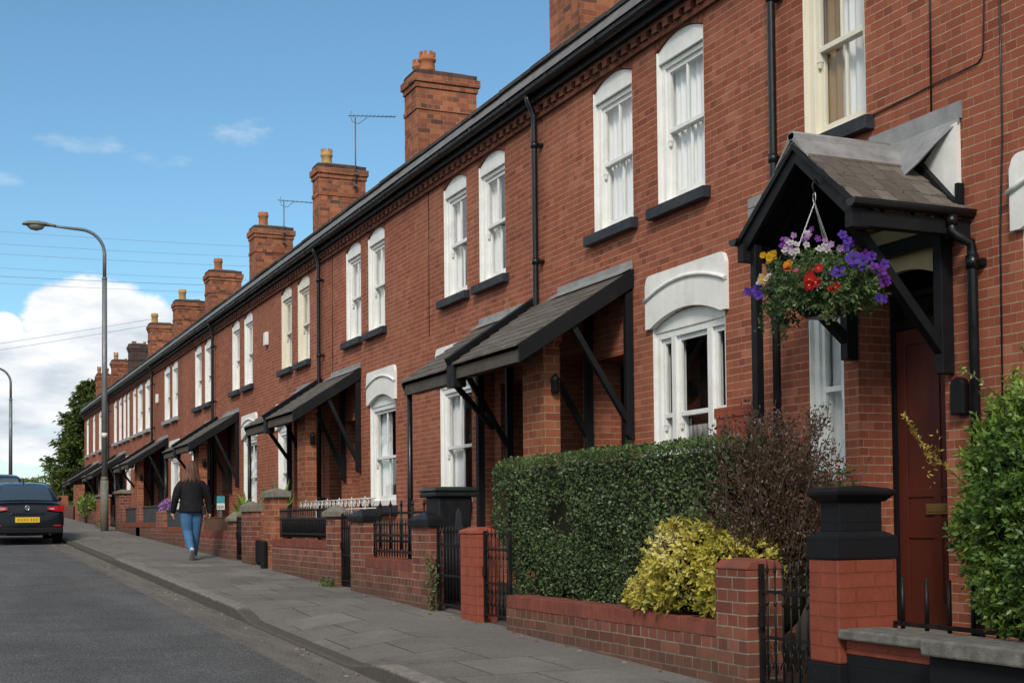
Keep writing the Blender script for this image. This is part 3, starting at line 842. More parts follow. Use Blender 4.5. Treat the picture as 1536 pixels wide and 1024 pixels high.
WH = dict(paint='white'); CR = dict(paint='cream')
SL = 'sill'
H = {}
H[0] = house('terraced_house', 3.9, 9.87, 'brick terraced house with pointed tiled porch over its red-brown door', [(8.67, 9.51, dict(paint='cream', cur='drape', sp=4.90)), (5.62, 6.46, dict(paint='cream', cur='drape', sp=4.90))],
             [(9.02, 9.50, dict(lintel=False, sill=None, bar=False, zb=.30)), (5.65, 7.02, dict(ztop=2.52))],
             [(7.82, 8.83, dict(mat='brown_door', letter=True, fan=.30, zt=1.52, top=2.30, dx=.36))], end='near')
H[1] = house('terraced_house', 9.87, 14.8, 'brick terraced house with wide three-light white window above the clipped hedge', [(11.12, 12.05), (12.57, 13.50)],
             [(10.80, 12.20, dict(lights=3, cur='low'))], [(12.72, 13.63, dict(mat='green_door'))], passage=13.83)
H[2] = house('terraced_house', 14.8, 19.8, 'brick terraced house with the black wheelie bin below its ground window', [(16.04, 16.96, dict(cur='sides')), (17.41, 18.33, dict(cur='sides'))],
             [(17.28, 18.54, dict(cur='half'))], [(15.36, 16.26, dict(mat='dark_door'))])
H[3] = house('terraced_house', 19.8, 24.8, 'brick terraced house behind the white scrolled railing, white lintel over ground window', [(21.09, 22.01, dict(cur='sides')), (22.42, 23.33, dict(cur='sides'))],
             [(20.58, 21.95, dict(cur='half'))], [(22.58, 23.49)], passage=23.69)
H[4] = house('terraced_house', 24.8, 29.9, 'brick terraced house with cream upper windows near the bracket lamp, alarm box at far side', [(25.85, 26.78, dict(paint='cream', cur='sides')), (27.26, 28.15, dict(paint='cream', cur='sides'))],
             [(27.33, 28.5)], [(25.22, 26.12)], alarm=29.4)
H[5] = house('terraced_house', 29.9, 35.1, 'brick terraced house rising directly right of the walking woman', [(30.90, 31.80, dict(cur='net')), (32.32, 33.18, dict(cur='net'))],
             [(30.50, 31.92, dict(cur='half'))], [(32.52, 33.43)], passage=33.63)
H[6] = house('terraced_house', 35.1, 40.3, 'brick terraced house directly behind the walking woman', [(35.81, 36.75), (37.22, 38.19)],
             [(37.42, 38.74)], [(35.16, 36.06)])
H[7] = house('terraced_house', 40.3, 45.5, 'brick terraced house with small alarm box and pale sills, left of the walking woman', [(41.02, 42.0, dict(sill='sill_pale')), (42.47, 43.48, dict(sill='sill_pale'))],
             [(40.73, 42.3)], [(42.91, 43.82)], alarm=44.75, passage=44.02)
H[8] = house('terraced_house', 45.5, 51.0, 'brick terraced house with a row of three tall upper windows', [(46.51, 47.58, dict(sill='sill_pale')), (48.21, 49.40, dict(sill='sill_pale')), (49.82, 50.56, dict(sill='sill_pale'))],
             [(48.41, 50.1, dict(zb=.5))], [(45.60, 46.45)])
H[9] = house('terraced_house', 51.0, 56.9, 'brick terraced house with four narrow upper windows close together, right of the tall lamp post', [(51.53, 52.07, dict(sill='sill_pale')), (52.5, 53.19, dict(sill='sill_pale')), (53.71, 54.48, dict(sill='sill_pale')), (55.16, 55.99, dict(sill='sill_pale'))],
             [(51.17, 52.25, dict(zb=.7))], [(52.9, 53.7)])
H[10] = house('terraced_house', 56.9, 62.0, 'brick terraced house cut by the tall lamp post in front of it', [(58.6, 59.3, dict(sill='sill_pale')), (60.27, 61.11, dict(sill='sill_pale'))],
             [(57.4, 58.6, dict(zb=.8))], [(55.9 + 2.9, 59.7)])
H[11] = house('terraced_house', 62.0, 67.0, 'brick end house of the terrace beside the dark conifer', [(62.6, 63.4, dict(sill='sill_pale')), (65.2, 66.0, dict(sill='sill_pale'))],
             [(64.9, 66.2, dict(zb=.95))], [(62.4, 63.3)], end='far')

for k, Y, tone in ((1, 12.61, 'timber'), (3, 22.47, 'timber'), (5, 32.41, 'timber'), (7, 42.8, 'timber'), (9, 52.6, 'timber')):
    porch(H[k], H[k + 1], Y, tone=tone, xe=5.66 if k == 1 else 5.80)
porch(H[10], H[11], 61.2, xe=5.8)

for k, y in ((1, 9.80), (2, 14.86), (4, 24.80), (6, 35.16), (8, 45.42), (10, 56.9)):
    downpipe(H[k], y + .03, g(y))

K = 7.5 / 9.9
def CH(h, yn, yf, zt, **kw):
    chimney(H[h], yn * K, yf * K, zt * K, **kw)
CH(2, 19.49, 20.68, 9.95, pots=((.25, .3, .34, .13, 'terracotta', True), (.25, .7, .34, .13, 'terracotta', True)))
CH(3, 27.51, 28.33, 9.98, pots=((.26, .30, .34, .15, 'terracotta', True), (.24, .82, .31, .13, 'terracotta', True), (.98, .5, .05, .03, 'terracotta', False)))
CH(4, 35.53, 36.17, 9.90, w=1.02, pots=((.24, .5, .34, .13, 'buff', True),))
CH(5, 43.32, 44.17, 9.79, w=.97, pots=((.27, .4, .36, .13, 'terracotta', False),))
CH(6, 50.94, 51.92, 9.66, w=.92, pots=((.3, .4, .36, .13, 'terracotta', False), (.75, .6, .06, .1, 'terracotta', False)))
CH(7, 58.44, 59.24, 9.68, w=.95, pots=((.26, .5, .36, .13, 'buff', False), (.75, .6, .07, .1, 'terracotta', False)))
CH(8, 65.65, 66.42, 9.68, w=.83, pots=((.2, .5, .36, .13, 'buff', False), (.7, .6, .05, .1, 'buff', False)))
CH(9, 72.74, 73.40, 9.56, w=.72, mat='chimney_soot', soot=True, pots=((.2, .5, .10, .1, 'terracotta', False), (.62, .5, .10, .06, 'terracotta', False)))
CH(10, 79.79, 80.58, 9.51, w=.68, pots=((.18, .5, .33, .11, 'buff', True), (.6, .5, .08, .06, 'buff', False)))
CH(11, 87.32, 88.15, 9.48, w=.64, pots=((.12, .5, .34, .10, 'terracotta', True), (.45, .5, .28, .12, 'terracotta', False)))

# ---- the nearest house: gabled porch, cables, letter box, party cables
def gable_porch(Hh):
    yl, yr, xa, xb = 8.92, 7.56, 5.96, 6.996
    ym = (yl + yr) / 2 - .02; zf, za = 2.20, 2.80
    t = MB()
    for (y, s) in ((yl, 1), (yr, -1)):
        # front bargeboards meet at the apex
        t.prism([(ym, za), (y + s * .03, zf + .02), (y + s * .03, zf - .14), (ym, za - .15)], 'x', xa, xa + .045)
        t.prism([(ym, za + .0), (y + s * .045, zf + .035), (y + s * .045, zf - .02), (ym, za - .05)], 'x', xa - .022, xa - .001)
        t.box(xa + .05, xb, y - .045, y + .045, zf - .16, zf - .05)
        t.box(xa - .03, xa + .12, y + s * .0 - .04, y + s * .0 + .04, zf - .17, zf - .03)
    t.box(xb - .09, xb, yr, yl, zf - .16, zf - .06)
    k = xa + .25
    while k < xb - .1:
        for (y, s) in ((yl, 1), (yr, -1)):
            t.prism([(ym, za - .05), (y, zf - .02), (y, zf - .07), (ym, za - .10)], 'x', k, k + .04)
        k += .27
    pr = t.build('porch', M['timber'], Hh, bevel=.003)
    r = MB(); n = 4
    for (y, s) in ((yl, 1), (yr, -1)):
        for k in range(n):
            t0, t1 = k / n, min(1.05, (k + 1) / n + .05)
            a = (ym + (y + s * .05 - ym) * t0, za + .02 + (zf - za) * t0); b = (ym + (y + s * .05 - ym) * t1, za + .02 + (zf - za) * t1 + .018)
            r.prism([a, b, (b[0], b[1] - .022), (a[0], a[1] - .022)], 'x', xa - .02, xb)
    r.build('porch_roof', M['tile'], pr)
    so = MB()
    for (y, s) in ((yl, 1), (yr, -1)):
        so.prism([(ym, za - .03), (y, zf - .005), (y, zf - .018), (ym, za - .045)], 'x', xa + .046, xb - .002)
    so.build('soffit_boards', M['timber'], pr)
    l = MB()                                                       # lead ridge cap with rolled top
    for (y, s) in ((yl, 1), (yr, -1)):
        l.prism([(ym, za + .075), (ym + s * .045, za + .065), (ym + s * .05, za + .02), (ym + s * .20, za - .135), (ym + s * .20, za - .148), (ym, za + .03)], 'x', xa - .03, xb - .02)
    l.tube([(xa - .03, ym, za + .055), (6.84, ym, za + .055)], .036, 10)
    l.build('lead_ridge', M['lead'], pr)
    f = MB()                                                       # stepped lead over the wall abutment
    f.box(6.980, 6.997, yr + .02, 8.62, 2.93, 3.06)
    top = 3.00
    pts = [(8.62, 2.96), (8.50, 2.84), (8.30, 2.76), (8.10, 2.66), (7.98, 2.56), (7.90, 2.54), (7.82, 2.62), (7.74, 2.76), (7.66, 2.85), (7.59, 2.89), (7.585, 2.95), (7.60, 3.02)]
    def xo(y, z):
        return 6.976 if z > 2.9 else 6.976 - (2.9 - z) * .75
    v = [(6.978, 7.60, 3.04), (6.978, 8.62, 3.04)]
    up = [(p[0], top) for p in pts]
    for (p, q) in zip(pts[:-1], pts[1:]):
        f.face([(xo(*p), p[0], p[1]), (xo(*q), q[0], q[1]), (6.978, q[0], max(q[1], 2.93)), (6.978, p[0], max(p[1], 2.93))], smooth=True)
        f.face([(xo(*p) + .012, p[0], p[1]), (xo(*q) + .012, q[0], q[1]), (6.988, q[0], max(q[1], 2.93)), (6.988, p[0], max(p[1], 2.93))], smooth=True)
    f.build('flashing', M['lead'], pr)
    f2 = MB(); f2.box(6.978, 6.997, 8.99, 10.36, 2.86, 2.95)
    f2.prism([(10.355, 2.85), (10.355, 2.64), (10.25, 2.62), (10.1, 2.66), (9.7, 2.74), (9.2, 2.80), (9.0, 2.85)], 'x', 6.974, 6.996)
    f2.build('flashing', M['lead'], pr)
    w = MB(); w.prism([(7.60, 2.30), (7.60, 2.90), (7.70, 2.88), (7.82, 2.78), (7.98, 2.66), (8.08, 2.60)], 'x', 6.955, 6.996); w.build('render_patch', M['plaster'], pr)
    b = MB(); b.prism([(7.58, 2.22), (7.58, 2.30), (7.95, 2.68), (8.02, 2.63)], 'x', 6.90, 6.954); b.box(6.93, 6.99, 7.565, 7.60, 2.24, 2.44); b.build('side_board', M['timber'], pr)
    for (y, s) in ((yl + .065, 1), (yr - .065, -1)):               # gutters along both eaves
        gq = MB(); n = 8; zc = zf + .02
        for k in range(n):
            t0, t1 = PI + PI * k / n, PI + PI * (k + 1) / n
            for rr in (.055, .048):
                gq.face([(xa - .06, y + rr * math.cos(t0), zc + rr * math.sin(t0)), (xa - .06, y + rr * math.cos(t1), zc + rr * math.sin(t1)),
                         (6.99, y + rr * math.cos(t1), zc + rr * math.sin(t1)), (6.99, y + rr * math.cos(t0), zc + rr * math.sin(t0))], smooth=True)
        for rr in (1,):
            arc = [(y + .055 * math.cos(PI + PI * k / n), zc + .055 * math.sin(PI + PI * k / n)) for k in range(n + 1)]
            gq.face([(xa - .06, p[0], p[1]) for p in arc]); gq.face([(6.99, p[0], p[1]) for p in arc][::-1])
        gq.build('porch_gutter', M['pvc'], pr, recalc=False)
    d = MB(); y = yr - .065                                        # swan neck and downpipe on the near side
    d.tube([(6.80, y, 2.18), (6.80, y, 2.06), (6.83, y - .02, 2.02), (6.92, y - .06, 1.97), (6.93, y - .06, 1.90), (6.93, y - .06, g(y))], .036, 12)
    d.tube([(6.93, y - .06, 1.78), (6.93, y - .06, 1.88)], .048, 12); d.box(6.95, 6.998, y - .13, y + .02, 1.80, 1.85)
    d.tube([(6.80, y, 2.10), (6.80, y, 2.17)], .046, 12)
    d.build('porch_downpipe', M['pvc'], pr)
    d = MB(); y = yl + .0                                          # far side leader drops straight to the ground
    d.box(6.0, 6.07, y - .10, y - .03, g(y), 2.16); d.build('porch_post', M['black'], pr, bevel=.006)
    for (y) in (yr + .19, yl - .06):
        p = MB(); p.box(6.88, 6.994, y - .045, y + .045, 1.05 if y < 8.5 else 1.28, 2.12); p.build('wall_post', M['timber'], pr, bevel=.006)
        e = MB(); e.bar((6.93, y, 1.20 if y < 8.5 else 1.42), (6.12, y, 2.10), .075, .085, up=(0, 1, 0)); e.build('brace', M['timber'], pr, bevel=.006)
    a = MB(); lo = arc_pts(7.83, 8.82, 1.86, .13, 8)               # cream arch panel above the fanlight
    a.prism([(7.822, 2.29)] + [(p[0], p[1] - .06) for p in lo] + [(8.828, 2.29)], 'x', 7.04, 7.10); a.build('arch_panel', M['cream_plaster'], Hh)
    s = MB(); s.box(6.72, 7.36, 7.80, 8.85, g(8.3) - .1, -.88); s.build('door_step', M['stone'], Hh, bevel=.01)
gable_porch(H[0])
c = MB()
c.tube([(6.992, 7.89, 5.3), (6.991, 7.89, 3.9), (6.992, 7.90, 3.05)], .007, 6)
c.tube([(6.992, 7.32, 5.2), (6.992, 7.33, 3.72), (6.990, 7.345, 3.36), (6.990, 7.36, 3.31), (6.990, 7.41, 3.28), (6.990, 7.91, 3.265), (6.990, 8.57, 3.235)], .006, 6)
c.tube([(6.992, 7.17, 5.2), (6.991, 7.18, 2.7), (6.992, 7.22, 2.0), (6.991, 7.24, .2)], .006, 6)
c.build('cable', M['pvc'], H[0])
lb = MB(); lb.prism([(7.56, .74), (7.70, .74), (7.70, .96), (7.68, 1.0), (7.63, 1.02), (7.58, 1.0), (7.56, .96)], 'x', 6.93, 6.995)
lb.build('wall_letterbox', M['black'], H[0], bevel=.01)
bl = MB(); bl.box(6.88, 6.997, 10.24, 10.80, -.9, 1.03); bl.box(6.87, 6.997, 10.22, 10.82, .94, 1.035)
bl.build('buttress', M['red_pier'], H[1])
for k in (2, 3):                                                   # movement joint lines and cables down the wall
    c = MB(); yy = {2: 18.95, 3: 24.2}[k]; c.tube([(6.994, yy, 5.0), (6.994, yy + .01, 2.8)], .006, 5); c.build('cable', M['pvc'], H[k])
# ------------------------------------------------------------------ ground, road, pavement, kerb
def road_mat():
    t = NT('asphalt_road'); pos = t.pos()
    f = t.noise(pos, 62, 5, 0.75); m = t.noise(pos, 1.3, 5, 0.65)
    c = t.ramp(f, [(0.34, (0.030, 0.031, 0.033)), (0.5, (0.092, 0.091, 0.090)), (0.66, (0.26, 0.255, 0.245))])
    c = t.mix(0.75, c, t.ramp(m, [(0.3, 0.68), (0.7, 1.2)]), 'MULTIPLY')
    tr = t.noise(t.mapping(pos, scale=(1.6, 0.10, 1)), 1.0, 4, 0.6)
    c = t.mix(0.5, c, t.ramp(tr, [(0.35, 0.72), (0.65, 1.15)]), 'MULTIPLY')
    br = t.ramp(t.noise(pos, 0.55, 5, 0.7), [(0.55, 0.0), (0.75, 1.0)])
    c = t.mix(t.math('MULTIPLY', br, 0.35), c, (0.085, 0.068, 0.055))
    t.principled(c, rough=0.92, spec=0.2, bump=f, bdist=0.008, bstr=0.9)
    return t.mat
def channel_mat():
    t = NT('worn_road_edge'); pos = t.pos()
    f = t.noise(pos, 70, 4, 0.7); m = t.noise(t.mapping(pos, scale=(3, .5, 1)), 1.5, 5, 0.7)
    c = t.ramp(f, [(0.3, (0.07, 0.062, 0.055)), (0.55, (0.185, 0.165, 0.145)), (0.75, (0.38, 0.35, 0.31))])
    c = t.mix(0.7, c, t.ramp(m, [(0.3, 0.55), (0.7, 1.2)]), 'MULTIPLY')
    t.principled(c, rough=0.95, spec=0.15, bump=f, bdist=0.010, bstr=1.0)
    return t.mat
def pavement_mat():
    t = NT('paving_slabs'); pos = t.pos()
    b = t.n('TexBrick', offset=0.5, offset_frequency=2, squash=1.0)
    t.l(t.mapping(pos, rot=(0, 0, 0), loc=(0.12, .2, 0)), b.inputs['Vector'])
    for k, v in (('Scale', 1.0), ('Mortar Size', 0.006), ('Mortar Smooth', 0.2), ('Bias', 0.0), ('Brick Width', 0.61), ('Row Height', 0.78)):
        b.inputs[k].default_value = v
    b.inputs['Color1'].default_value = (0, 0, 0, 1); b.inputs['Color2'].default_value = (1, 1, 1, 1); b.inputs['Mortar'].default_value = (0.4, 0.4, 0.4, 1)
    c = t.ramp(b.outputs['Color'], [(0, (0.165, 0.151, 0.132)), (0.5, (0.185, 0.170, 0.149)), (0.94, (0.202, 0.186, 0.163)), (1.0, (0.232, 0.212, 0.185))])
    f = t.noise(pos, 48, 5, 0.75)
    c = t.mix(0.8, c, t.ramp(f, [(0.3, 0.5), (0.7, 1.3)]), 'MULTIPLY')
    m = t.noise(pos, 1.1, 6, 0.7)
    c = t.mix(0.8, c, t.ramp(m, [(0.3, 0.62), (0.7, 1.2)]), 'MULTIPLY')
    # tarmac patches where trenches were filled
    pa = t.ramp(t.noise(t.mapping(pos, scale=(.8, .18, 1)), 1.0, 2, 0.4), [(0.56, 0.0), (0.57, 1.0)])
    c = t.mix(t.math('MULTIPLY', pa, 0.6), c, t.mix(0.7, (0.155, 0.144, 0.129), t.ramp(f, [(0.3, 0.5), (0.7, 1.5)]), 'MULTIPLY'))
    j = t.math('MULTIPLY', b.outputs['Fac'], t.math('SUBTRACT', 1.0, t.math('MULTIPLY', pa, .85)))
    c = t.mix(j, c, (0.045, 0.042, 0.036))
    sp = t.ramp(t.noise(pos, 17, 3, 0.6), [(0.70, 0.0), (0.74, 1.0)])
    c = t.mix(t.math('MULTIPLY', sp, .35), c, (0.26, 0.25, 0.23))
    t.principled(c, rough=0.9, spec=0.2, bump=t.math('ADD', t.math('MULTIPLY', j, -1.2), f), bdist=0.006, bstr=0.8)
    return t.mat
def grass_ground():
    t = NT('rough_grass_ground'); pos = t.pos()
    c = t.ramp(t.noise(pos, 3, 5), [(0.3, (0.035, 0.05, 0.018)), (0.7, (0.07, 0.09, 0.03))])
    t.principled(c, rough=0.95, spec=0.1); return t.mat
M['asphalt'] = road_mat(); M['channel'] = channel_mat(); M['paving'] = pavement_mat(); M['grass_g'] = grass_ground()
def kerb_mat():
    t = NT('kerb_stone'); pos = t.pos(); nz = t.noise(pos, 13, 5, .65); f = t.noise(pos, 70, 4, .7)
    c = t.mix(.7, (0.235, 0.212, 0.182), t.ramp(nz, [(.3, .5), (.7, 1.25)]), 'MULTIPLY'); c = t.mix(.6, c, t.ramp(f, [(.3, .6), (.7, 1.3)]), 'MULTIPLY')
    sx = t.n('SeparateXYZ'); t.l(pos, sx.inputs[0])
    h = t.math('SUBTRACT', sx.outputs[2], t.math('MULTIPLY_ADD', sx.outputs[1], 0.03, -1.425))   # height above the road: the face is darker below its top edge
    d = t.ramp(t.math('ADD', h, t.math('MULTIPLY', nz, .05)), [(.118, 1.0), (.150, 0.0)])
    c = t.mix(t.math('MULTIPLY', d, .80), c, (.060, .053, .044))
    t.principled(c, rough=.92, spec=.15, bump=f, bdist=.006, bstr=.8); return t.mat
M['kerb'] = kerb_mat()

def struct(o): o['kind'] = 'structure'; return o

def sheet(name, x0, x1, y0, y1, dz, mat, ny=None, xs=None, fz=None):
    ys = list(np.linspace(y0, y1, ny or 2)); xs = xs or [x0, x1]
    mb = MB(); n = len(xs)
    vs = [(x, y, g(y) + dz + (fz(x, y) if fz else 0)) for y in ys for x in xs]
    fs = [(j * n + i, j * n + i + 1, (j + 1) * n + i + 1, (j + 1) * n + i) for j in range(len(ys) - 1) for i in range(n - 1)]
    mb.raw(vs, fs, 0, True)
    return struct(mb.build(name, mat, recalc=False))
XK = 2.97                                                          # road side of the kerb
def kh(y):                                                         # height of the kerb above the road
    def ramp(a, b): return min(1, max(0, (y - a) / (b - a)))
    low = 0.095 * (ramp(9.2, 9.9) - ramp(13.3, 14.1)) + 0.055 * (ramp(23.6, 24.2) - ramp(33, 34))
    return 0.125 - low
sheet('ground', -250, 350, -40, 900, -0.165, M['grass_g'])
sheet('road', -5.2, XK - 0.40, -20, 300, -0.125, M['asphalt'])
sheet('road_edge', XK - 0.40, XK + .02, -20, 300, -0.125, M['channel'], ny=2)
sheet('far_pavement', -8.0, -5.35, -20, 300, 0.0, M['paving'])
ysk = np.unique(np.concatenate([np.arange(-4, 40, 0.35), np.linspace(40, 72, 30)]))
def dip(x, y):
    return -(0.125 - kh(y)) * (1 - min(1, max(0, (x - 3.1) / .75)) ** 1.0)
pv = MB(); xs = [3.10, 3.25, 3.45, 3.7, 4.0, 5.0]; n = len(xs)
vs = [(x, y, g(y) + dip(x, y) + .004 * mnoise.noise((x * 1.3, y * 1.1, 0)) - (.002 if x < 3.2 else 0)) for y in ysk for x in xs]
fs = [(j * n + i, j * n + i + 1, (j + 1) * n + i + 1, (j + 1) * n + i) for j in range(len(ysk) - 1) for i in range(n - 1)]
pv.raw(vs, fs, 0, True); struct(pv.build('pavement', M['paving'], recalc=False))
kb = MB(); y = -4.0
for (lo) in (1,):
    while y < 72:
        L = random.uniform(.82, .95) if y < 40 else 1.8
        nseg = 3
        for q in range(nseg):
            a = y + (L - .008) * q / nseg; b = y + (L - .008) * (q + 1) / nseg
            za, zb = g(a) - .125 + kh(a), g(b) - .125 + kh(b); jx = 0
            ring = lambda yy, zz: [(XK + .0, yy, g(yy) - .2), (XK + .008, yy, zz - .018), (XK + .024, yy, zz), (3.115, yy, zz), (3.115, yy, g(yy) - .2)]
            kb.rings([ring(a, za), ring(b, zb)], smooth=False, cap=True)
        y += L
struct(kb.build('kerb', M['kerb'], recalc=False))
k2 = MB(); k2.face([(-5.35, -20, g(-20)), (-5.2, -20, g(-20)), (-5.2, 300, g(300)), (-5.35, 300, g(300))]); k2.face([(-5.2, -20, g(-20) - .13), (-5.2, 300, g(300) - .13), (-5.2, 300, g(300)), (-5.2, -20, g(-20))])
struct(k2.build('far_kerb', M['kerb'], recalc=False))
gd = MB(); ys = np.linspace(-2, 68, 36)
for a, b in zip(ys[:-1], ys[1:]):
    gd.face([(5.0, a, g(a) - .01), (XF + .5, a, g(a) - .01), (XF + .5, b, g(b) - .01), (5.0, b, g(b) - .01)])
struct(gd.build('garden_ground', M['soil'], recalc=False))
# loose grit and leaf scraps in the gutter and at the foot of the walls
gr = MB(); r = random.Random(5)
for k in range(190):
    y = 6 + 28 * r.random() ** 1.4
    if r.random() < .75: x = XK - abs(r.gauss(0, .13)) - .01; z = g(y) - .123
    else: x = 4.68 - abs(r.gauss(0, .08)); z = g(y) + .002
    s = r.uniform(.006, .015)
    gr.box(x - s, x + s * r.uniform(.4, 1.2), y - s, y + s * r.uniform(.5, 1.4), z, z + s * .8, 0 if r.random() < .6 else (1 if r.random() < .6 else 2))
M['grit'] = plain_mat('pale_grit', (0.27, 0.25, 0.215), .9, .2, .3, 20); M['scrap'] = plain_mat('dry_leaf_scrap', (0.19, 0.10, 0.045), .9, .1, .4, 20); M['scrap_g'] = plain_mat('green_leaf_scrap', (0.12, 0.15, 0.05), .9, .1, .4, 20)
tag(gr.build('grit', [M['grit'], M['scrap'], M['scrap_g']], recalc=False), 'loose grit and leaf scraps along the kerb and walls', 'grit', kind='stuff')

# ------------------------------------------------------------------ garden walls, piers, railings, gates
XW = 4.72
def cap_pyramid(par, x0, x1, y0, y1, z, mat, ov=.05, h1=.08, h2=.07, name='cap'):
    c = MB(); x0 -= ov; x1 += ov; y0 -= ov; y1 += ov
    c.box(x0, x1, y0, y1, z, z + h1)
    i0 = [(x0, y0, z + h1), (x1, y0, z + h1), (x1, y1, z + h1), (x0, y1, z + h1)]
    t = [((x0 + x1) / 2 + sx * .03, (y0 + y1) / 2 + sy * .03, z + h1 + h2) for sx, sy in ((-1, -1), (1, -1), (1, 1), (-1, 1))]
    c.rings([i0, t], smooth=False); return c.build(name, mat, par, bevel=.008)
def pier(par, x0, x1, y0, y1, zt, mat, cap=None, zb=None, **kw):
    p = MB(); p.box(x0, x1, y0, y1, (g(y0) - .08) if zb is None else zb, zt)
    o = p.build('pier', M[mat], par, bevel=.006)
    if cap: cap_pyramid(o, x0, x1, y0, y1, zt, M[cap], **kw)
    return o
def low_wall(name, label, y0, y1, zt, x0=XW, th=.22, mat='gwall', cope=True, group='low brick front walls'):
    w = MB(); w.box(x0, x0 + th, y0, y1, g(y0) - .08, zt - (.11 if cope else 0))
    o = tag(w.build(name, M[mat], bevel=.004), label, 'wall', group)
    if cope:                                                       # bricks on edge along the top
        c = MB()
        k = y0
        while k < y1 - .02:
            e = min(k + .072, y1); dz = random.uniform(-.003, .003)
            c.box(x0 - .006 + random.uniform(-.002, .002), x0 + th + .006, k, e, zt - .108, zt + dz); k += .080
        c.box(x0 + .004, x0 + th - .004, y0 + .002, y1 - .002, zt - .12, zt - .006, 1)
        c.build('coping', [M['cope_brick'], M['mortar']], o, bevel=.004)
    return o
M['cope_brick'] = plain_mat('brick_on_edge', (0.20, 0.062, 0.042), .88, .2, .6, 6, bump=.004, dirt=(0.085, 0.055, 0.04))
M['mortar'] = plain_mat('old_mortar', (0.26, 0.21, 0.165), .95, .1, .4, 9)
def rail(name, label, y0, y1, zb, zt, x=XW + .1, step=.095, r=.008, tips=True, mat='iron', rails=(.06, -.14), cat='railing', group=None, back=False, post=False, spear=True):
    b = MB(); n = max(2, round((y1 - y0) / step))
    for k in range(n + 1):
        y = y0 + (y1 - y0) * k / n
        b.tube([(x, y, zb), (x, y, zt - .03)], r, 6)
        if spear: b.lathe([(r * .8, 0), (r * 1.9, .02), (r * 1.3, .035), (.001, .085)], (x, y, zt - .04), 6)
    for q in rails:
        z = zb + q if q > 0 else zt + q
        b.box(x - .008, x + .008, y0 - .01, y1 + .01, z - .014, z + .014)
    if post:
        for y in (y0, y1): b.box(x - .02, x + .02, y - .02, y + .02, zb - .03, zt + .02)
    if back:
        for k in range(n):
            b.box(x + .012, x + .02, y0 + (y1 - y0) * k / n + .006, y0 + (y1 - y0) * (k + 1) / n - .006, zb + .01, zt - .13)
    return tag(b.build(name, M[mat], recalc=False), label, cat, group)
def gate(label, y0, y1, zb, zt, x=XW + .06, scroll=False, solid=False, mat='iron'):
    root = thing('garden_gate', label, 'gate', (x, y0, zb), 'iron garden gates')
    f = MB()
    for y in (y0 + .02, y1 - .02): f.box(x - .014, x + .014, y - .014, y + .014, zb, zt)
    for z in (zb + .06, zb + (zt - zb) * .42, zt - .17): f.box(x - .008, x + .008, y0 + .02, y1 - .02, z - .010, z + .010)
    f.build('gate_frame', M[mat], root)
    b = MB(); n = max(3, round((y1 - y0 - .08) / .085))
    for k in range(n):
        y = y0 + .04 + (y1 - y0 - .08) * (k + .5) / n
        b.tube([(x, y, zb + .06), (x, y, zt - .05)], .0062, 6)
        b.lathe([(.005, 0), (.013, .02), (.008, .045), (.001, .09)], (x, y, zt - .06), 6)
        if scroll: b.lathe([(.006, 0), (.013, .02), (.006, .04)], (x, y, zt - .26), 6)
    if scroll:
        s = b
        for k in range(n):
            y = y0 + .04 + (y1 - y0 - .08) * (k + .5) / n
            for (sy, z0) in ((1, zb + .09), (-1, zb + .21)):
                s.tube([(x, y + sy * .033 * math.cos(a * .75) * (1 - a / 11), z0 + .05 + .05 * math.sin(a * .75)) for a in range(9)], .0045, 5)
    b.build('bars', M[mat], root, recalc=False)
    if solid:
        p = MB(); p.box(x + .012, x + .022, y0 + .03, y1 - .03, zb + .05, zt - .15); p.build('gate_panel', M[mat], root)
    h = MB(); h.box(x - .03, x - .016, y1 - .07, y1 - .02, zb + (zt - zb) * .5, zb + (zt - zb) * .5 + .09); h.build('latch', M[mat], root)
    return root

# -- house 0: big painted gatepost
gp = thing('gatepost', 'large gatepost painted brick red with stepped black cap and plinth', 'gatepost', (4.93, 6.31, g(6.3)))
a, b, c, d = 4.72, 5.14, 6.17, 6.44
p = MB(); p.box(a - .012, b + .012, c - .012, d + .012, g(6) - .1, -.835); p.build('plinth', M['black_paint'], gp, bevel=.008)
p = MB(); p.box(a, b, c, d, -.833, -.245); p.build('shaft', M['red_paint'], gp, bevel=.008)
p = MB(); p.box(a - .008, b + .008, c - .008, d + .008, -.243, -.115)
p.rings([[(a - .008, c - .008, -.115), (b + .008, c - .008, -.115), (b + .008, d + .008, -.115), (a - .008, d + .008, -.115)], [(a + .05, c + .04, -.085), (b - .06, c + .04, -.085), (b - .06, d - .04, -.085), (a + .05, d - .04, -.085)]], smooth=False)
p.build('band', M['black_paint'], gp, bevel=.005)
p = MB(); p.box(a + .055, b - .065, c + .045, d - .045, -.086, .10); p.build('neck', M['black_paint'], gp, bevel=.005)
p = MB(); x0, x1, y0, y1 = a + .01, b - .02, c - .0, d + .0
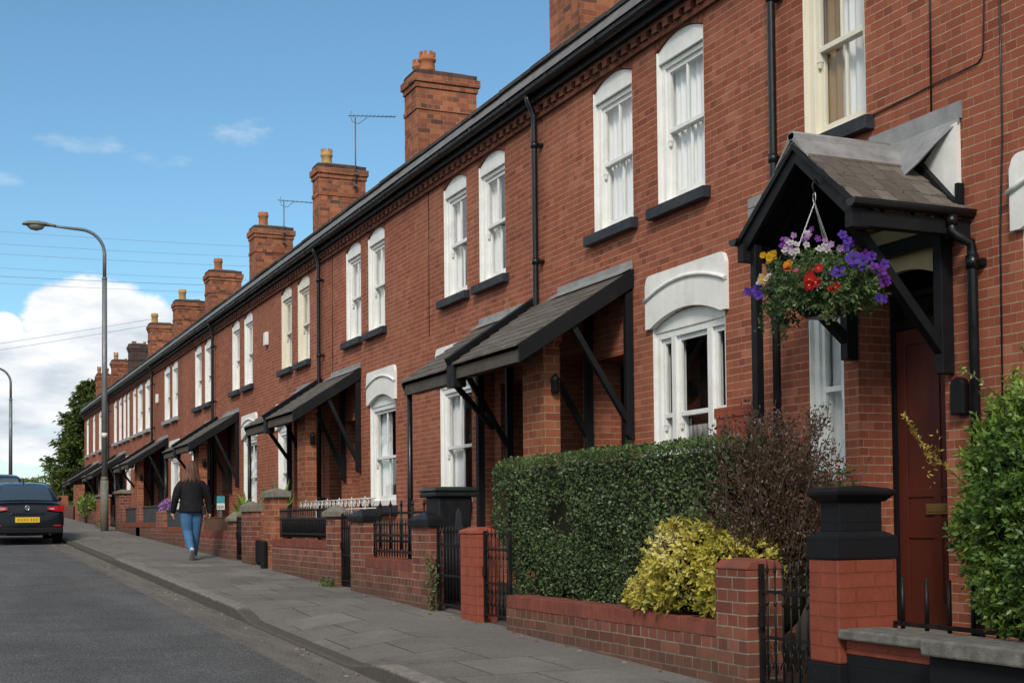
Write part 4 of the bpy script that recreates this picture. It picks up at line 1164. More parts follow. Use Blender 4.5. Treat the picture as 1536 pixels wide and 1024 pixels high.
p.rings([[(x0 + .03, y0 + .03, .085), (x1 - .03, y0 + .03, .085), (x1 - .03, y1 - .03, .085), (x0 + .03, y1 - .03, .085)],
         [(x0 - .01, y0 - .01, .125), (x1 + .01, y0 - .01, .125), (x1 + .01, y1 + .01, .125), (x0 - .01, y1 + .01, .125)],
         [(x0 - .012, y0 - .012, .15), (x1 + .012, y0 - .012, .15), (x1 + .012, y1 + .012, .15), (x0 - .012, y1 + .012, .15)],
         [(x0 + .02, y0 + .02, .162), (x1 - .02, y0 + .02, .162), (x1 - .02, y1 - .02, .165), (x0 + .02, y1 - .02, .165)],
         [((x0 + x1) / 2 + .03, (y0 + y1) / 2 - .02, .180), ((x0 + x1) / 2 + .06, (y0 + y1) / 2 - .02, .180), ((x0 + x1) / 2 + .06, (y0 + y1) / 2 + .02, .180), ((x0 + x1) / 2 + .03, (y0 + y1) / 2 + .02, .180)]], smooth=False)
p.build('cap', M['black'], gp, bevel=.006)
# -- dark coped wall right of it
w1 = MB(); w1.box(4.63, 4.86, 2.4, 5.33, g(3) - .1, -.705)
o = tag(w1.build('front_wall', M['black_paint'], bevel=.006), 'front wall of black painted brick under thick grey stone coping', 'wall')
cp = MB(); y = 2.4
for L in (.98, .97, .99):
    cp.box(4.575, 4.91, y, min(y + L - .006, 5.37), -.70, -.615); y += L
cp.build('coping', M['coping'], o, bevel=.012)
w2 = MB(); w2.box(4.76, 4.97, 5.335, 6.155, g(5) - .1, -.775)
o = tag(w2.build('front_wall', M['black_paint'], bevel=.006), 'short set-back wall with one red course between gatepost and black coped wall', 'wall')
q = MB(); q.box(4.757, 4.973, 5.333, 6.155, -.773, -.69); q.build('red_course', M['red_paint'], o, bevel=.006)
q = MB(); q.box(4.70, 5.02, 5.34, 6.16, -.688, -.63); q.build('coping', M['coping'], o, bevel=.012)
st = MB(); st.box(5.12, 5.2, 6.16, 6.35, g(6), -.60)
rl = MB(); xr = 5.10
for y in (5.16, 5.34, 5.52, 5.70, 5.88, 6.08):
    rl.tube([(xr, y, -.64), (xr, y, -.36)], .0125, 8); rl.ball((xr, y, -.36), .0125, 6)
rl.box(xr - .012, xr + .012, 5.0, 6.15, -.625, -.60); rl.box(xr - .02, xr + .02, 4.9, 6.15, -.72, -.645)
tag(rl.build('railing', M['iron'], recalc=False), 'short black iron railing of plain rods before the red-brown door', 'railing')

gate('black iron gate with scrollwork against the red painted gatepost', 6.46, 7.03, g(6.7) + .03, -.29, scroll=True)
# -- house 1: hedge wall
W = low_wall('garden_wall', 'low brick wall below the clipped hedge and yellow shrub', 7.42, 10.88, -.665)
o = pier(W, XW - .02, XW + .26, 7.06, 7.42, -.33, 'gwall')
cp = MB(); pts = [(XW - .025, -.33), (XW + .265, -.33), (XW + .265, -.315), (XW + .22, -.275), (XW + .12, -.258), (XW + .02, -.275), (XW - .025, -.315)]
cp.prism(pts, 'y', 7.055, 7.425); cp.build('cap', M['cope_brick'], o, bevel=.01)
gate('black iron gate half hidden by the left end of the hedge', 10.90, 11.52, g(11.2) + .03, -.10, scroll=True)
o = thing('brick_pier', 'bright red painted brick pier with no cap stone beside the hedge', 'gatepost', (4.85, 11.75, g(11.75)), 'gate piers')
p = MB(); p.box(XW - .01, XW + .20, 11.53, 11.96, g(11.5) - .08, -.13); p.build('shaft', M['red_pier'], o, bevel=.01)
p = MB(); p.rings([[(XW - .02, 11.52, -.132), (XW + .21, 11.52, -.132), (XW + .21, 11.97, -.132), (XW - .02, 11.97, -.132)], [(XW - .02, 11.52, -.10), (XW + .21, 11.52, -.10), (XW + .21, 11.97, -.10), (XW - .02, 11.97, -.10)],
                   [(XW + .05, 11.62, -.065), (XW + .15, 11.62, -.065), (XW + .15, 11.87, -.065), (XW + .05, 11.87, -.065)]], smooth=False); p.build('cap', M['red_pier'], o, bevel=.01)
gate('black iron gate with the wheelie bin showing through its bars', 11.98, 12.76, g(12.4) + .03, -.07)
# -- house 2
W = low_wall('garden_wall', 'low brick wall with black railing between two black capped piers', 13.36, 15.02, -.425)
pier(W, XW - .01, XW + .15, 12.80, 13.36, -.06, 'gwall', 'black', ov=.035, h1=.075, h2=.075)
pier(W, XW - .01, XW + .15, 15.02, 15.58, -.0, 'gwall', 'black', ov=.035, h1=.065, h2=.075)
rail('railing', 'black spear topped railing between the two black capped piers', 13.40, 14.98, -.405, -.02, group='black front railings')
gate('black solid backed iron gate between black capped and stone capped piers', 15.60, 16.17, g(15.9) + .03, .10, solid=True)
rail('railing', 'taller sparse black railing across the garden under the white window', 13.9, 17.6, -.35, .22, x=5.35, step=.42, r=.013, rails=(.10, -.12), spear=True, group='black front railings')
# -- house 3
W = low_wall('garden_wall', 'low brick wall carrying black boarded railing and backed by white scrolls', 16.66, 19.60, -.245)
pier(W, XW - .01, XW + .14, 16.20, 16.66, .06, 'gwall', 'stone', ov=.045, h1=.06, h2=.09)
pier(W, XW + .04, XW + .24, 19.62, 20.28, .37, 'pier', 'stone', ov=.05, h1=.085, h2=.06)
rail('railing', 'black spear topped railing with solid boards behind its bars', 16.70, 19.50, -.225, .18, back=True, group='black front railings')
w = MB(); x = 5.30; r = random.Random(3)
w.tube([(x, 16.4, .17), (x, 20.2, .17)], .009, 6); w.tube([(x, 16.4, .30), (x, 20.2, .30)], .009, 6)
y = 16.45
while y < 20.1:
    for s in (1, -1):
        w.tube([(x, y + .09 + s * .07 * math.cos(t * .62) * (1 - t / 16), .235 + .062 * math.sin(t * .62) * (1 - t / 20)) for t in range(13)], .007, 5)
    w.tube([(x, y, -.4), (x, y, .33)], .007, 5) if int(y * 10) % 3 == 0 else None
    y += .20
M['white_iron'] = plain_mat('white_painted_iron', (0.60, 0.57, 0.53), .6, .3, .4, 12, dirt=(.3, .2, .13))
tag(w.build('railing', M['white_iron'], recalc=False), 'white scrolled ironwork railing behind the black boarded one', 'railing')
p = thing('bollard', 'short dark stump at the foot of the wall beside the wooden gate', 'post', (4.75, 20.2, g(20.2)))
q = MB(); q.prism([(XW - .05, 20.02), (XW + .03, 20.02), (XW + .03, 20.16), (XW - .05, 20.16)], 'z', g(20) - .05, -.28); q.build('post_body', M['black'], p, bevel=.02)
# wooden gate + pier 7
gt = thing('wooden_gate', 'low dark wooden gate between two red brick piers', 'gate', (XW + .06, 20.6, g(20.6)))
q = MB()
for k in range(5): q.box(XW + .05, XW + .075, 20.33 + k * .12, 20.44 + k * .12, g(20.6) + .06, -.28)
q.box(XW + .076, XW + .1, 20.33, 20.92, -.42, -.36); q.box(XW + .076, XW + .1, 20.33, 20.92, -.62, -.56); q.build('boards', M['wood_dark'] if 'wood_dark' in M else M['black'], gt)
def lone_pier(label, y0, y1, zt, cap='stone', mat='pier', x0=XW, x1=XW + .3, **kw):
    o = thing('brick_pier', label, 'gatepost', ((x0 + x1) / 2, (y0 + y1) / 2, g(y0)), 'gate piers')
    p = MB(); p.box(x0, x1, y0, y1, g(y0) - .08, zt); p.build('shaft', M[mat], o, bevel=.008)
    if cap: cap_pyramid(o, x0, x1, y0, y1, zt, M[cap], **kw)
    return o
lone_pier('red brick pier with stone cap left of the wooden gate', 20.95, 21.70, .17, mat='gwall', x1=XW + .15, ov=.03, h1=.10, h2=.07)
gate('dark solid iron gate just right of the walking woman', 21.74, 22.30, g(22) + .03, .10, solid=True)
W = low_wall('garden_wall', 'low brick wall with brown board fence right beside the walking woman', 22.75, 25.6, -.14)
pier(W, XW, XW + .15, 22.33, 22.75, .02, 'gwall', 'stone', ov=.045, h1=.05, h2=.11)
fp = MB()
for k in range(14): fp.box(XW + .10, XW + .115, 22.78 + k * .19, 22.78 + k * .19 + .175, -.135, .085)
fp.box(XW + .09, XW + .125, 22.76, 25.5, .085, .105); tag(fp.build('board_fence', M['wood_brown']), 'brown board fence on the low wall right of the woman', 'fence')
# beyond the woman
W = low_wall('garden_wall', 'low brick wall with grey panel directly left of the walking woman', 26.9, 29.55, -.08)
pier(W, XW, XW + .28, 26.5, 26.9, .10, 'pier'); pier(W, XW, XW + .28, 29.57, 30.5, .26, 'gwall')
tag(MB().box(XW + .08, XW + .12, 26.95, 29.5, -.078, .26).box(XW + .06, XW + .14, 26.93, 29.55, .262, .29).build('fence_panel', M['panel_grey']), 'mid grey fence panel directly left of the walking woman', 'fence', 'dark fence panels on the front walls')
W = low_wall('garden_wall', 'low brick wall with two dark panels midway between woman and lamp post', 30.51, 36.0, .02)
pier(W, XW, XW + .28, 33.0, 33.62, .42, 'gwall'); pier(W, XW, XW + .28, 36.02, 36.5, .42, 'gwall')
tag(MB().box(XW + .08, XW + .12, 30.7, 32.95, .022, .37).box(XW + .06, XW + .14, 30.65, 32.98, .372, .41).build('fence_panel', M['panel_grey']), 'wider dark fence panel, second left from the woman', 'fence', 'dark fence panels on the front walls')
tag(MB().box(XW + .08, XW + .12, 33.65, 35.98, .022, .37).box(XW + .06, XW + .14, 33.64, 35.99, .372, .41).build('fence_panel', M['panel_grey']), 'dark fence panel nearest the tall lamp post', 'fence', 'dark fence panels on the front walls')
lone_pier('tall brick pier with mossy cap beside the white marker post', 36.6, 37.5, .80, cap='stone', mat='gwall', ov=.06, h1=.07, h2=.05)
wp = thing('marker_post', 'plain white post standing before the brick pier by the lamp post', 'post', (4.5, 37.6, g(37.6)))
MB().box(4.44, 4.55, 37.55, 37.75, g(37.6) - .03, .68).build('post_body', M['white'], wp, bevel=.01); MB().box(4.435, 4.555, 37.545, 37.755, g(37.6) + .05, g(37.6) + .16).build('base_band', M['panel_grey'], wp)
lone_pier('plain red brick pier immediately left of the lamp post', 41.0, 41.9, .80, mat='pier', cap='stone', ov=.04, h1=.06, h2=.04)
W = low_wall('garden_wall', 'overgrown low brick wall left of the lamp post', 42.0, 46.8, .40, cope=False); pier(W, XW, XW + .28, 46.8, 47.4, .95, 'pier')
W = low_wall('garden_wall', 'brick wall running on to the far porch', 48.2, 53.5, .62, cope=False); pier(W, XW, XW + .28, 53.5, 54.2, 1.1, 'pier')
W = low_wall('garden_wall', 'farthest red brick wall near the parked car', 55.0, 66.5, 1.1, cope=False, mat='pier')
lone_pier('far square brick pier standing clear of the last porch', 47.9, 48.7, 1.35, mat='pier', cap=None)

# ------------------------------------------------------------------ wheelie bin
def wheelie_bin(x0, x1, y0, y1, zt):
    zb = g(y0)
    root = thing('wheelie_bin', 'black wheelie bin with dark green rimmed lid standing in the garden', 'bin', ((x0 + x1) / 2, (y0 + y1) / 2, zb))
    def ring(ins, z): return [(x0 + ins, y0 + ins, z), (x1 - ins, y0 + ins, z), (x1 - ins, y1 - ins, z), (x0 + ins, y1 - ins, z)]
    b = MB(); b.rings([ring(.09, zb + .02), ring(.06, zb + .35), ring(.025, zt - .14), ring(.02, zt - .10)], smooth=False); b.build('bin_body', M['bin_black'], root, bevel=.03)
    b = MB(); b.rings([ring(-.012, zt - .105), ring(-.022, zt - .09), ring(-.022, zt - .055), ring(-.005, zt - .05)], smooth=False); b.build('rim', M['bin_black'], root, bevel=.008)
    b = MB(); b.rings([ring(-.018, zt - .048), ring(-.03, zt - .03), ring(-.02, zt - .008), ring(.10, zt + .012)], smooth=False); b.build('lid', M['bin_green'], root, bevel=.01)
    b = MB(); b.tube([(x0 + .1, y1 + .05, zt - .03), (x1 - .1, y1 + .05, zt - .03)], .016, 8); b.build('handle', M['bin_black'], root)
    for xx in (x0 + .06, x1 - .06):
        b = MB(); b.tube([(xx - .025, y1 - .02, zb + .10), (xx + .025, y1 - .02, zb + .10)], .10, 16); b.build('wheel', M['bin_black'], root)
    # moulded grip recess on the face
    b = MB(); c = (x0 + x1) / 2 + .04; b.prism([(c - .055, zt - .62), (c + .055, zt - .62), (c + .035, zt - .28), (c, zt - .22), (c - .035, zt - .28)], 'y', y0 + .02, y0 + .06); b.build('front_rib', M['sill'], root, bevel=.008)
wheelie_bin(BINX[0], BINX[1], 13.6, 14.05, BINX[2])

# ------------------------------------------------------------------ street lamps
def street_lamp(label, x, y, ztop, reach, rise, dx_sign=-1, band=True):
    zb = g(y)
    root = thing('street_lamp', label, 'street lamp', (x, y, zb), 'tall grey street lamps')
    p = MB(); p.tube([(x, y, zb - .05), (x, y, zb + 1.35)], .105, 14); p.tube([(x, y, zb + 1.35), (x, y, zb + 1.45)], [.105, .075], 14)
    p.build('post_base', M['galv_moss'], root)
    p = MB(); p.tube([(x, y, zb + 1.44), (x, y, ztop - 1.3)], [.077, .066], 14); p.tube([(x, y, ztop - 1.32), (x, y, ztop - 1.25)], .07, 14); p.build('post', M['galv'], root)
    a = MB(); R = .62; pts = [(x, y, ztop - 1.26), (x, y, ztop - R)]
    for k in range(1, 9):
        t = PI / 2 * k / 8; pts.append((x + dx_sign * R * (1 - math.cos(t)), y, ztop - R + R * math.sin(t)))
    pts.append((x + dx_sign * (R * .4 + reach * .6), y, ztop + rise * .5)); pts.append((x + dx_sign * reach, y, ztop + rise))
    a.tube(pts, [.05] * 2 + [.045] * 8 + [.036, .034], 12); a.build('arm', M['galv'], root)
    hx = x + dx_sign * reach; hz = ztop + rise
    h = MB(); rings = []
    for (t, ry, rz, dz) in ((0, .05, .045, 0), (.12, .07, .055, .005), (.2, .075, .06, .01), (.24, .13, .065, .02), (.45, .165, .085, .02), (.68, .15, .075, .015), (.8, .10, .05, .0), (.84, .03, .02, -.005)):
        rings.append([(hx + dx_sign * (t - .05), y + ry * math.cos(q * PI / 8), hz + dz + rz * max(-.35, math.sin(q * PI / 8))) for q in range(16)])
    h.rings(rings); h.build('lamp_head', M['lamp_grey'], root)
    b = MB(); rings = []
    for (t, r) in ((.27, .03), (.33, .10), (.48, .14), (.63, .12), (.74, .03)):
        rings.append([(hx + dx_sign * (t - .05), y + r * 1.0 * math.cos(q * PI / 8), hz + .0 + (-.0 if math.sin(q * PI / 8) > 0 else 1) * r * 1.15 * min(0, math.sin(q * PI / 8))) for q in range(16)])
    b.rings(rings); b.build('lamp_bowl', M['bowl'], root)
    if band:
        n = MB(); n.tube([(x, y, zb + 2.5), (x, y, zb + 2.62)], .0765, 14); n.build('number_band', M['cream'], root)
    return root
M['galv_moss'] = plain_mat('lichened_galvanised_steel', (0.17, 0.165, 0.135), .75, .3, .5, 6, dirt=(0.115, 0.12, 0.06), streak=.4)
M['bowl'] = plain_mat('dusty_lamp_bowl', (0.22, 0.215, 0.20), .3, .5, .2, 6)
street_lamp('tall grey lamp post with curved arm on the pavement before the houses', 4.38, 37.0, 7.86, 1.30, .035)
street_lamp('lamp post farther up the road, left of the conifer', 3.2, 58.5, 6.45, 1.3, .04, band=False)

# ------------------------------------------------------------------ overhead wires and aerials
def wire(label, a, b, sag=.25, r=.012, group='overhead telephone wires'):
    w = MB(); pts = []
    for k in range(17):
        t = k / 16; pts.append(tuple(a[i] + (b[i] - a[i]) * t - (4 * sag * t * (1 - t) if i == 2 else 0) for i in range(3)))
    w.tube(pts, r, 5); return tag(w.build('overhead_wire', M['wire'], recalc=False), label, 'wire', group)
# ------------------------------------------------------------------ plants
M['leaf_hedge'] = leaf_mat('privet_hedge_leaf', [(0.0, (0.034, 0.058, 0.024)), (0.45, (0.068, 0.108, 0.042)), (0.8, (0.112, 0.165, 0.060)), (0.95, (0.155, 0.215, 0.075)), (1.0, (0.21, 0.25, 0.08))], rough=0.42, spec=0.42, trans=.15)
M['leaf_hedge_top'] = leaf_mat('fresh_hedge_leaf', [(0, (0.05, 0.09, 0.025)), (1, (0.13, 0.19, 0.05))], trans=.3)
M['leaf_yellow'] = leaf_mat('variegated_yellow_leaf', [(0.0, (0.11, 0.14, 0.028)), (0.25, (0.32, 0.30, 0.045)), (0.6, (0.56, 0.47, 0.075)), (0.85, (0.66, 0.57, 0.17)), (1.0, (0.72, 0.66, 0.36))], rough=0.4, trans=.3)
M['leaf_bush'] = leaf_mat('bright_green_leaf', [(0.0, (0.034, 0.072, 0.014)), (0.4, (0.085, 0.160, 0.026)), (0.75, (0.18, 0.275, 0.042)), (1.0, (0.32, 0.40, 0.08))], rough=0.38, trans=.28)
M['leaf_purple'] = leaf_mat('purple_brown_leaf', [(0.0, (0.045, 0.026, 0.020)), (0.5, (0.105, 0.058, 0.040)), (0.8, (0.095, 0.085, 0.038)), (0.95, (0.17, 0.06, 0.055)), (1.0, (0.22, 0.04, 0.07))], trans=.2)
M['leaf_conifer'] = leaf_mat('conifer_needle', [(0.0, (0.035, 0.060, 0.022)), (0.45, (0.10, 0.15, 0.040)), (0.8, (0.20, 0.245, 0.058)), (1.0, (0.29, 0.32, 0.08))], rough=.6, spec=.25, trans=.2)
M['leaf_basket'] = leaf_mat('basket_leaf', [(0.0, (0.025, 0.055, 0.015)), (0.5, (0.065, 0.120, 0.030)), (1.0, (0.15, 0.22, 0.055))], trans=.3)
M['leaf_gold'] = leaf_mat('golden_twig_leaf', [(0, (0.18, 0.13, 0.02)), (1, (0.42, 0.31, 0.06))], trans=.3)
M['twig'] = plain_mat('brown_twig', (0.10, 0.066, 0.045), .85, .2, .4, 9)
M['bark'] = plain_mat('grey_brown_bark', (0.07, 0.052, 0.038), .95, .15, .5, 5, bump=.01)
M['hedge_core'] = plain_mat('dark_core_fill', (0.022, 0.020, 0.013), .95, .05, .6, 12)  # solid dark filler in hedge and shrubs, standing in for shade between leaves

def nz3(P, s, o=0.0):
    return np.array([mnoise.noise((p[0] * s + o, p[1] * s + o * 1.7, p[2] * s - o)) for p in P])

def sprigs(base, d, k, L, leafL, leafW, jit=.35, flat=False, up=None):
    """a shoot of k leaves set around each stem; returns leaf bases, directions, normals, owner index"""
    N = len(base); B, D, NN, O = [], [], [], []
    ref = np.tile(np.array([0.17, 0.31, 0.93]), (N, 1))
    a = unit(np.cross(d, ref)); b = unit(np.cross(a, d))
    ph0 = RNG.random(N) * 2 * PI
    for i in range(k):
        t = (i + .6) / k
        ph = ph0 + (i * 2.4 if not flat else (0 if i % 2 else PI))
        rad = a * np.cos(ph)[:, None] + b * np.sin(ph)[:, None]
        spread = 0.95 - .55 * t
        ld = unit(d * (1 - spread * .62) + rad * spread + RNG.normal(0, jit * .4, (N, 3)))
        B.append(base + d * (L * t)[:, None] if hasattr(L, '__len__') else base + d * (L * t)); D.append(ld)
        NN.append(unit(d + rad * -.2 + RNG.normal(0, jit, (N, 3)))); O.append(np.arange(N))
    return np.concatenate(B), np.concatenate(D), np.concatenate(NN), np.concatenate(O)

# ---- the clipped hedge
def clipped_hedge(x0, x1, y0, y1, z0, z1):
    root = thing('hedge', 'long dark green clipped privet hedge on the low brick wall', 'hedge', ((x0 + x1) / 2, (y0 + y1) / 2, z0))
    P, Nn = [], []
    def add(n, fn, nv):
        u = RNG.random((n, 2)); P.append(fn(u)); Nn.append(np.tile(np.array(nv, float), (n, 1)))
    ly, lz, lx = y1 - y0, z1 - z0, x1 - x0
    add(int(17500 * ly * lz / 4.6), lambda u: np.stack([np.full(len(u), x0), y0 + ly * u[:, 0], z0 + lz * u[:, 1]], 1), (-1, 0, 0))
    add(int(6000 * lx * ly / 3), lambda u: np.stack([x0 + lx * u[:, 0], y0 + ly * u[:, 1], np.full(len(u), z1)], 1), (0, 0, 1))
    add(3600, lambda u: np.stack([x0 + lx * u[:, 0], np.full(len(u), y0), z0 + lz * u[:, 1]], 1), (0, -1, 0))
    add(3800, lambda u: np.stack([x0 + lx * u[:, 0], np.full(len(u), y1), z0 + lz * u[:, 1]], 1), (0, 1, 0))
    add(1800, lambda u: np.stack([np.full(len(u), x1), y0 + ly * u[:, 0], z0 + lz * u[:, 1]], 1), (1, 0, 0))
    P = np.concatenate(P); Nn = np.concatenate(Nn)
    c = np.array([(x0 + x1) / 2, (y0 + y1) / 2, (z0 + z1) / 2]); h = np.array([lx, ly, lz]) / 2
    # round the arrises, belly the foot inwards, bump the face
    q = (P - c) / h; r = 0.16
    e = np.maximum(np.abs(P - c) - (h - r), 0); en = np.linalg.norm(e, axis=1); ov = np.maximum(en - r, 0)
    P = P - np.sign(P - c) * e / (en[:, None] + 1e-9) * ov[:, None]
    low = np.clip((z0 + .75 - P[:, 2]) / .75, 0, 1)
    P[:, 1] -= np.where(q[:, 1] > .8, .62 * low, 0); P[:, 0] += np.where(q[:, 0] < -.8, .06 * low, 0)
    w = nz3(P, 2.2) * .6 + nz3(P, 6.5, 3) * .4
    P += Nn * (w * np.where(Nn[:, 2] > .5, .035, .07))[:, None]
    hole = nz3(P, 3.6, 9.0)
    dep = RNG.random(len(P)) ** 2 * .07
    keep = RNG.random(len(P)) > np.clip((hole - .33) * 4.0, 0, .93)
    P = P - Nn * dep[:, None]
    P, Nn, dep = P[keep], Nn[keep], dep[keep]
    d = unit(Nn * .55 + RNG.normal(0, .55, P.shape) + np.array([0, 0, .35]))
    nn = unit(Nn + RNG.normal(0, .45, P.shape))
    L = RNG.uniform(.020, .036, len(P))
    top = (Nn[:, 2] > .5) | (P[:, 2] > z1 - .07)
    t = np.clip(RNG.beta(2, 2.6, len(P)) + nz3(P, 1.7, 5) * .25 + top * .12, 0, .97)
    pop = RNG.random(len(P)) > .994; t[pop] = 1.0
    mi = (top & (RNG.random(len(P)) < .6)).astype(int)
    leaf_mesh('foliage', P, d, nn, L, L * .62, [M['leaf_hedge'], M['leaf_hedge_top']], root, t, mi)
    cb = MB(); cb.box(x0 + .10, x1 - .1, y0 + .1, y1 - .75, z0 + .13, z1 - .10); cb.box(x0 + .09, x1 - .09, y1 - .80, y1 - .20, z0 + .62, z1 - .10); cb.box(x0 + .09, x1 - .09, y1 - .80, y1 - .45, z0 + .32, z0 + .70); cb.build('dark_core', M['hedge_core'], root, bevel=.05)
    st = MB()
    for k in range(16):
        y = y0 + .15 + (y1 - y0 - .5) * k / 15
        st.tube([(x0 + .3, y, z0 - .3), (x0 + .28, y + .03, z0 + .2)], .02, 6)
    st.build('stems', M['twig'], root)
clipped_hedge(4.86, 5.36, 7.58, 11.60, -.78, .565)

def dome_points(n, c, rad, zmin=-.5, inner=.25):
    v = unit(RNG.normal(0, 1, (n * 3, 3))); v = v[v[:, 2] > zmin][:n]
    rr = 1 - inner * RNG.random(len(v)) ** 2
    return np.array(c) + v * np.array(rad) * rr[:, None], v
# ---- yellow shrub
def yellow_shrub():
    root = thing('yellow_shrub', 'bright yellow variegated shrub spilling over the low brick wall', 'shrub', (4.95, 8.0, -.8))
    P, V = [], []
    for (c, rad, n) in (((4.96, 7.98, -.37), (.34, .60, .37), 1100), ((4.82, 8.40, -.55), (.15, .40, .15), 240), ((4.97, 7.55, -.40), (.28, .34, .30), 420), ((4.84, 7.85, -.50), (.14, .50, .24), 320)):
        p, v = dome_points(n, c, rad, -.62); P.append(p); V.append(v)
    P = np.concatenate(P); V = np.concatenate(V)
    P += V * (nz3(P, 4.5) * .07)[:, None]
    gap = nz3(P, 5.2, 4.4) < .42
    P, V = P[gap], V[gap]
    d = unit(V + RNG.normal(0, .36, V.shape) + np.array([-.12, 0, .12]))
    B, D, NN, O = sprigs(P - V * .05, d, 8, .065, .05, .02)
    tone = np.clip(.56 + nz3(P, 2.6, 7) * .45 + V[:, 2] * .16, 0, 1)
    t = np.clip(tone[O] + RNG.normal(0, .15, len(O)), 0, 1)
    leaf_mesh('foliage', B, D, NN, RNG.uniform(.028, .052, len(B)), RNG.uniform(.018, .030, len(B)), M['leaf_yellow'], root, t)
    m = MB(); r = random.Random(2)
    for k in range(26):
        a = r.uniform(0, 6.28); e = (4.98 + .30 * math.cos(a), 7.9 + .62 * math.sin(a), r.uniform(-.35, -.02))
        m.tube([(4.98, 7.9, -.95), ((4.98 + e[0]) / 2, (7.9 + e[1]) / 2, -.55), e], [.014, .009, .004], 5)
    m.build('stems', M['twig'], root)
    cb = MB(); cb.ball((5.02, 7.92, -.42), .34, 8, sz=.9); cb.build('dark_core', M['hedge_core'], root)
yellow_shrub()
# ---- brown purple bush
def purple_bush():
    root = thing('purple_shrub', 'thin twiggy purple brown shrub between hedge and gatepost', 'shrub', (5.18, 7.56, g(7.56)))
    m = MB(); r = random.Random(8); tips = []
    for k in range(330):
        a = r.uniform(0, 6.28); el = r.uniform(.85, 1.5)
        L = r.uniform(.72, 1.34)
        dx, dy, dz = math.cos(a) * math.cos(el), math.sin(a) * math.cos(el), math.sin(el)
        p = [Vector((5.18, 7.48, -1.0))]; dirv = Vector((dx * .25, dy * .25, dz * 1.0 + .2)).normalized()
        st = 6
        for s in range(st):
            dirv = (dirv + Vector((r.gauss(0, .11), r.gauss(0, .11), r.gauss(.05, .08)))).normalized()
            p.append(p[-1] + dirv * (L * 1.20 / st))
            if s >= 2:
                tips.append((p[-1].copy(), dirv.copy()))
                for _ in range(3):
                    d2 = (dirv + Vector((r.gauss(0, .45), r.gauss(0, .45), r.gauss(.2, .4)))).normalized()
                    e = p[-1] + d2 * r.uniform(.06, .17)
                    if s >= 2 and r.random() < .62: m.tube([p[-1], e], [.0025, .0012], 3, cap=False)
                    tips.append((e, d2))
        m.tube(p, [.008, .006, .005, .004, .003, .0025, .0015], 4, cap=False)
    m.build('stems', M['twig'], root, recalc=False)
    cb = MB(); cb.ball((5.24, 7.50, -.35), .22, 9, sz=2.0); cb.build('dark_core', M['hedge_core'], root)
    P = np.array([t[0] for t in tips]); D0 = np.array([t[1] for t in tips])
    idx = RNG.integers(0, len(P), 36000)
    b = P[idx] + RNG.normal(0, .022, (len(idx), 3)); d = unit(D0[idx] + RNG.normal(0, .6, (len(idx), 3)))
    kp = np.hypot(b[:, 0] - 5.2, b[:, 1] - 7.48) < .40 + RNG.random(len(b)) * .06; b, d = b[kp], d[kp]
    t = np.clip(RNG.beta(2, 2.2, len(b)) * .85 + (b[:, 1] > 7.9) * .1, 0, .93); pk = (RNG.random(len(b)) > .93) & (b[:, 1] > 7.75); t[pk] = RNG.uniform(.94, 1, pk.sum())
    leaf_mesh('foliage', b, d, unit(RNG.normal(0, 1, b.shape)), RNG.uniform(.018, .038, len(b)), RNG.uniform(.010, .018, len(b)), M['leaf_purple'], root, t)
purple_bush()
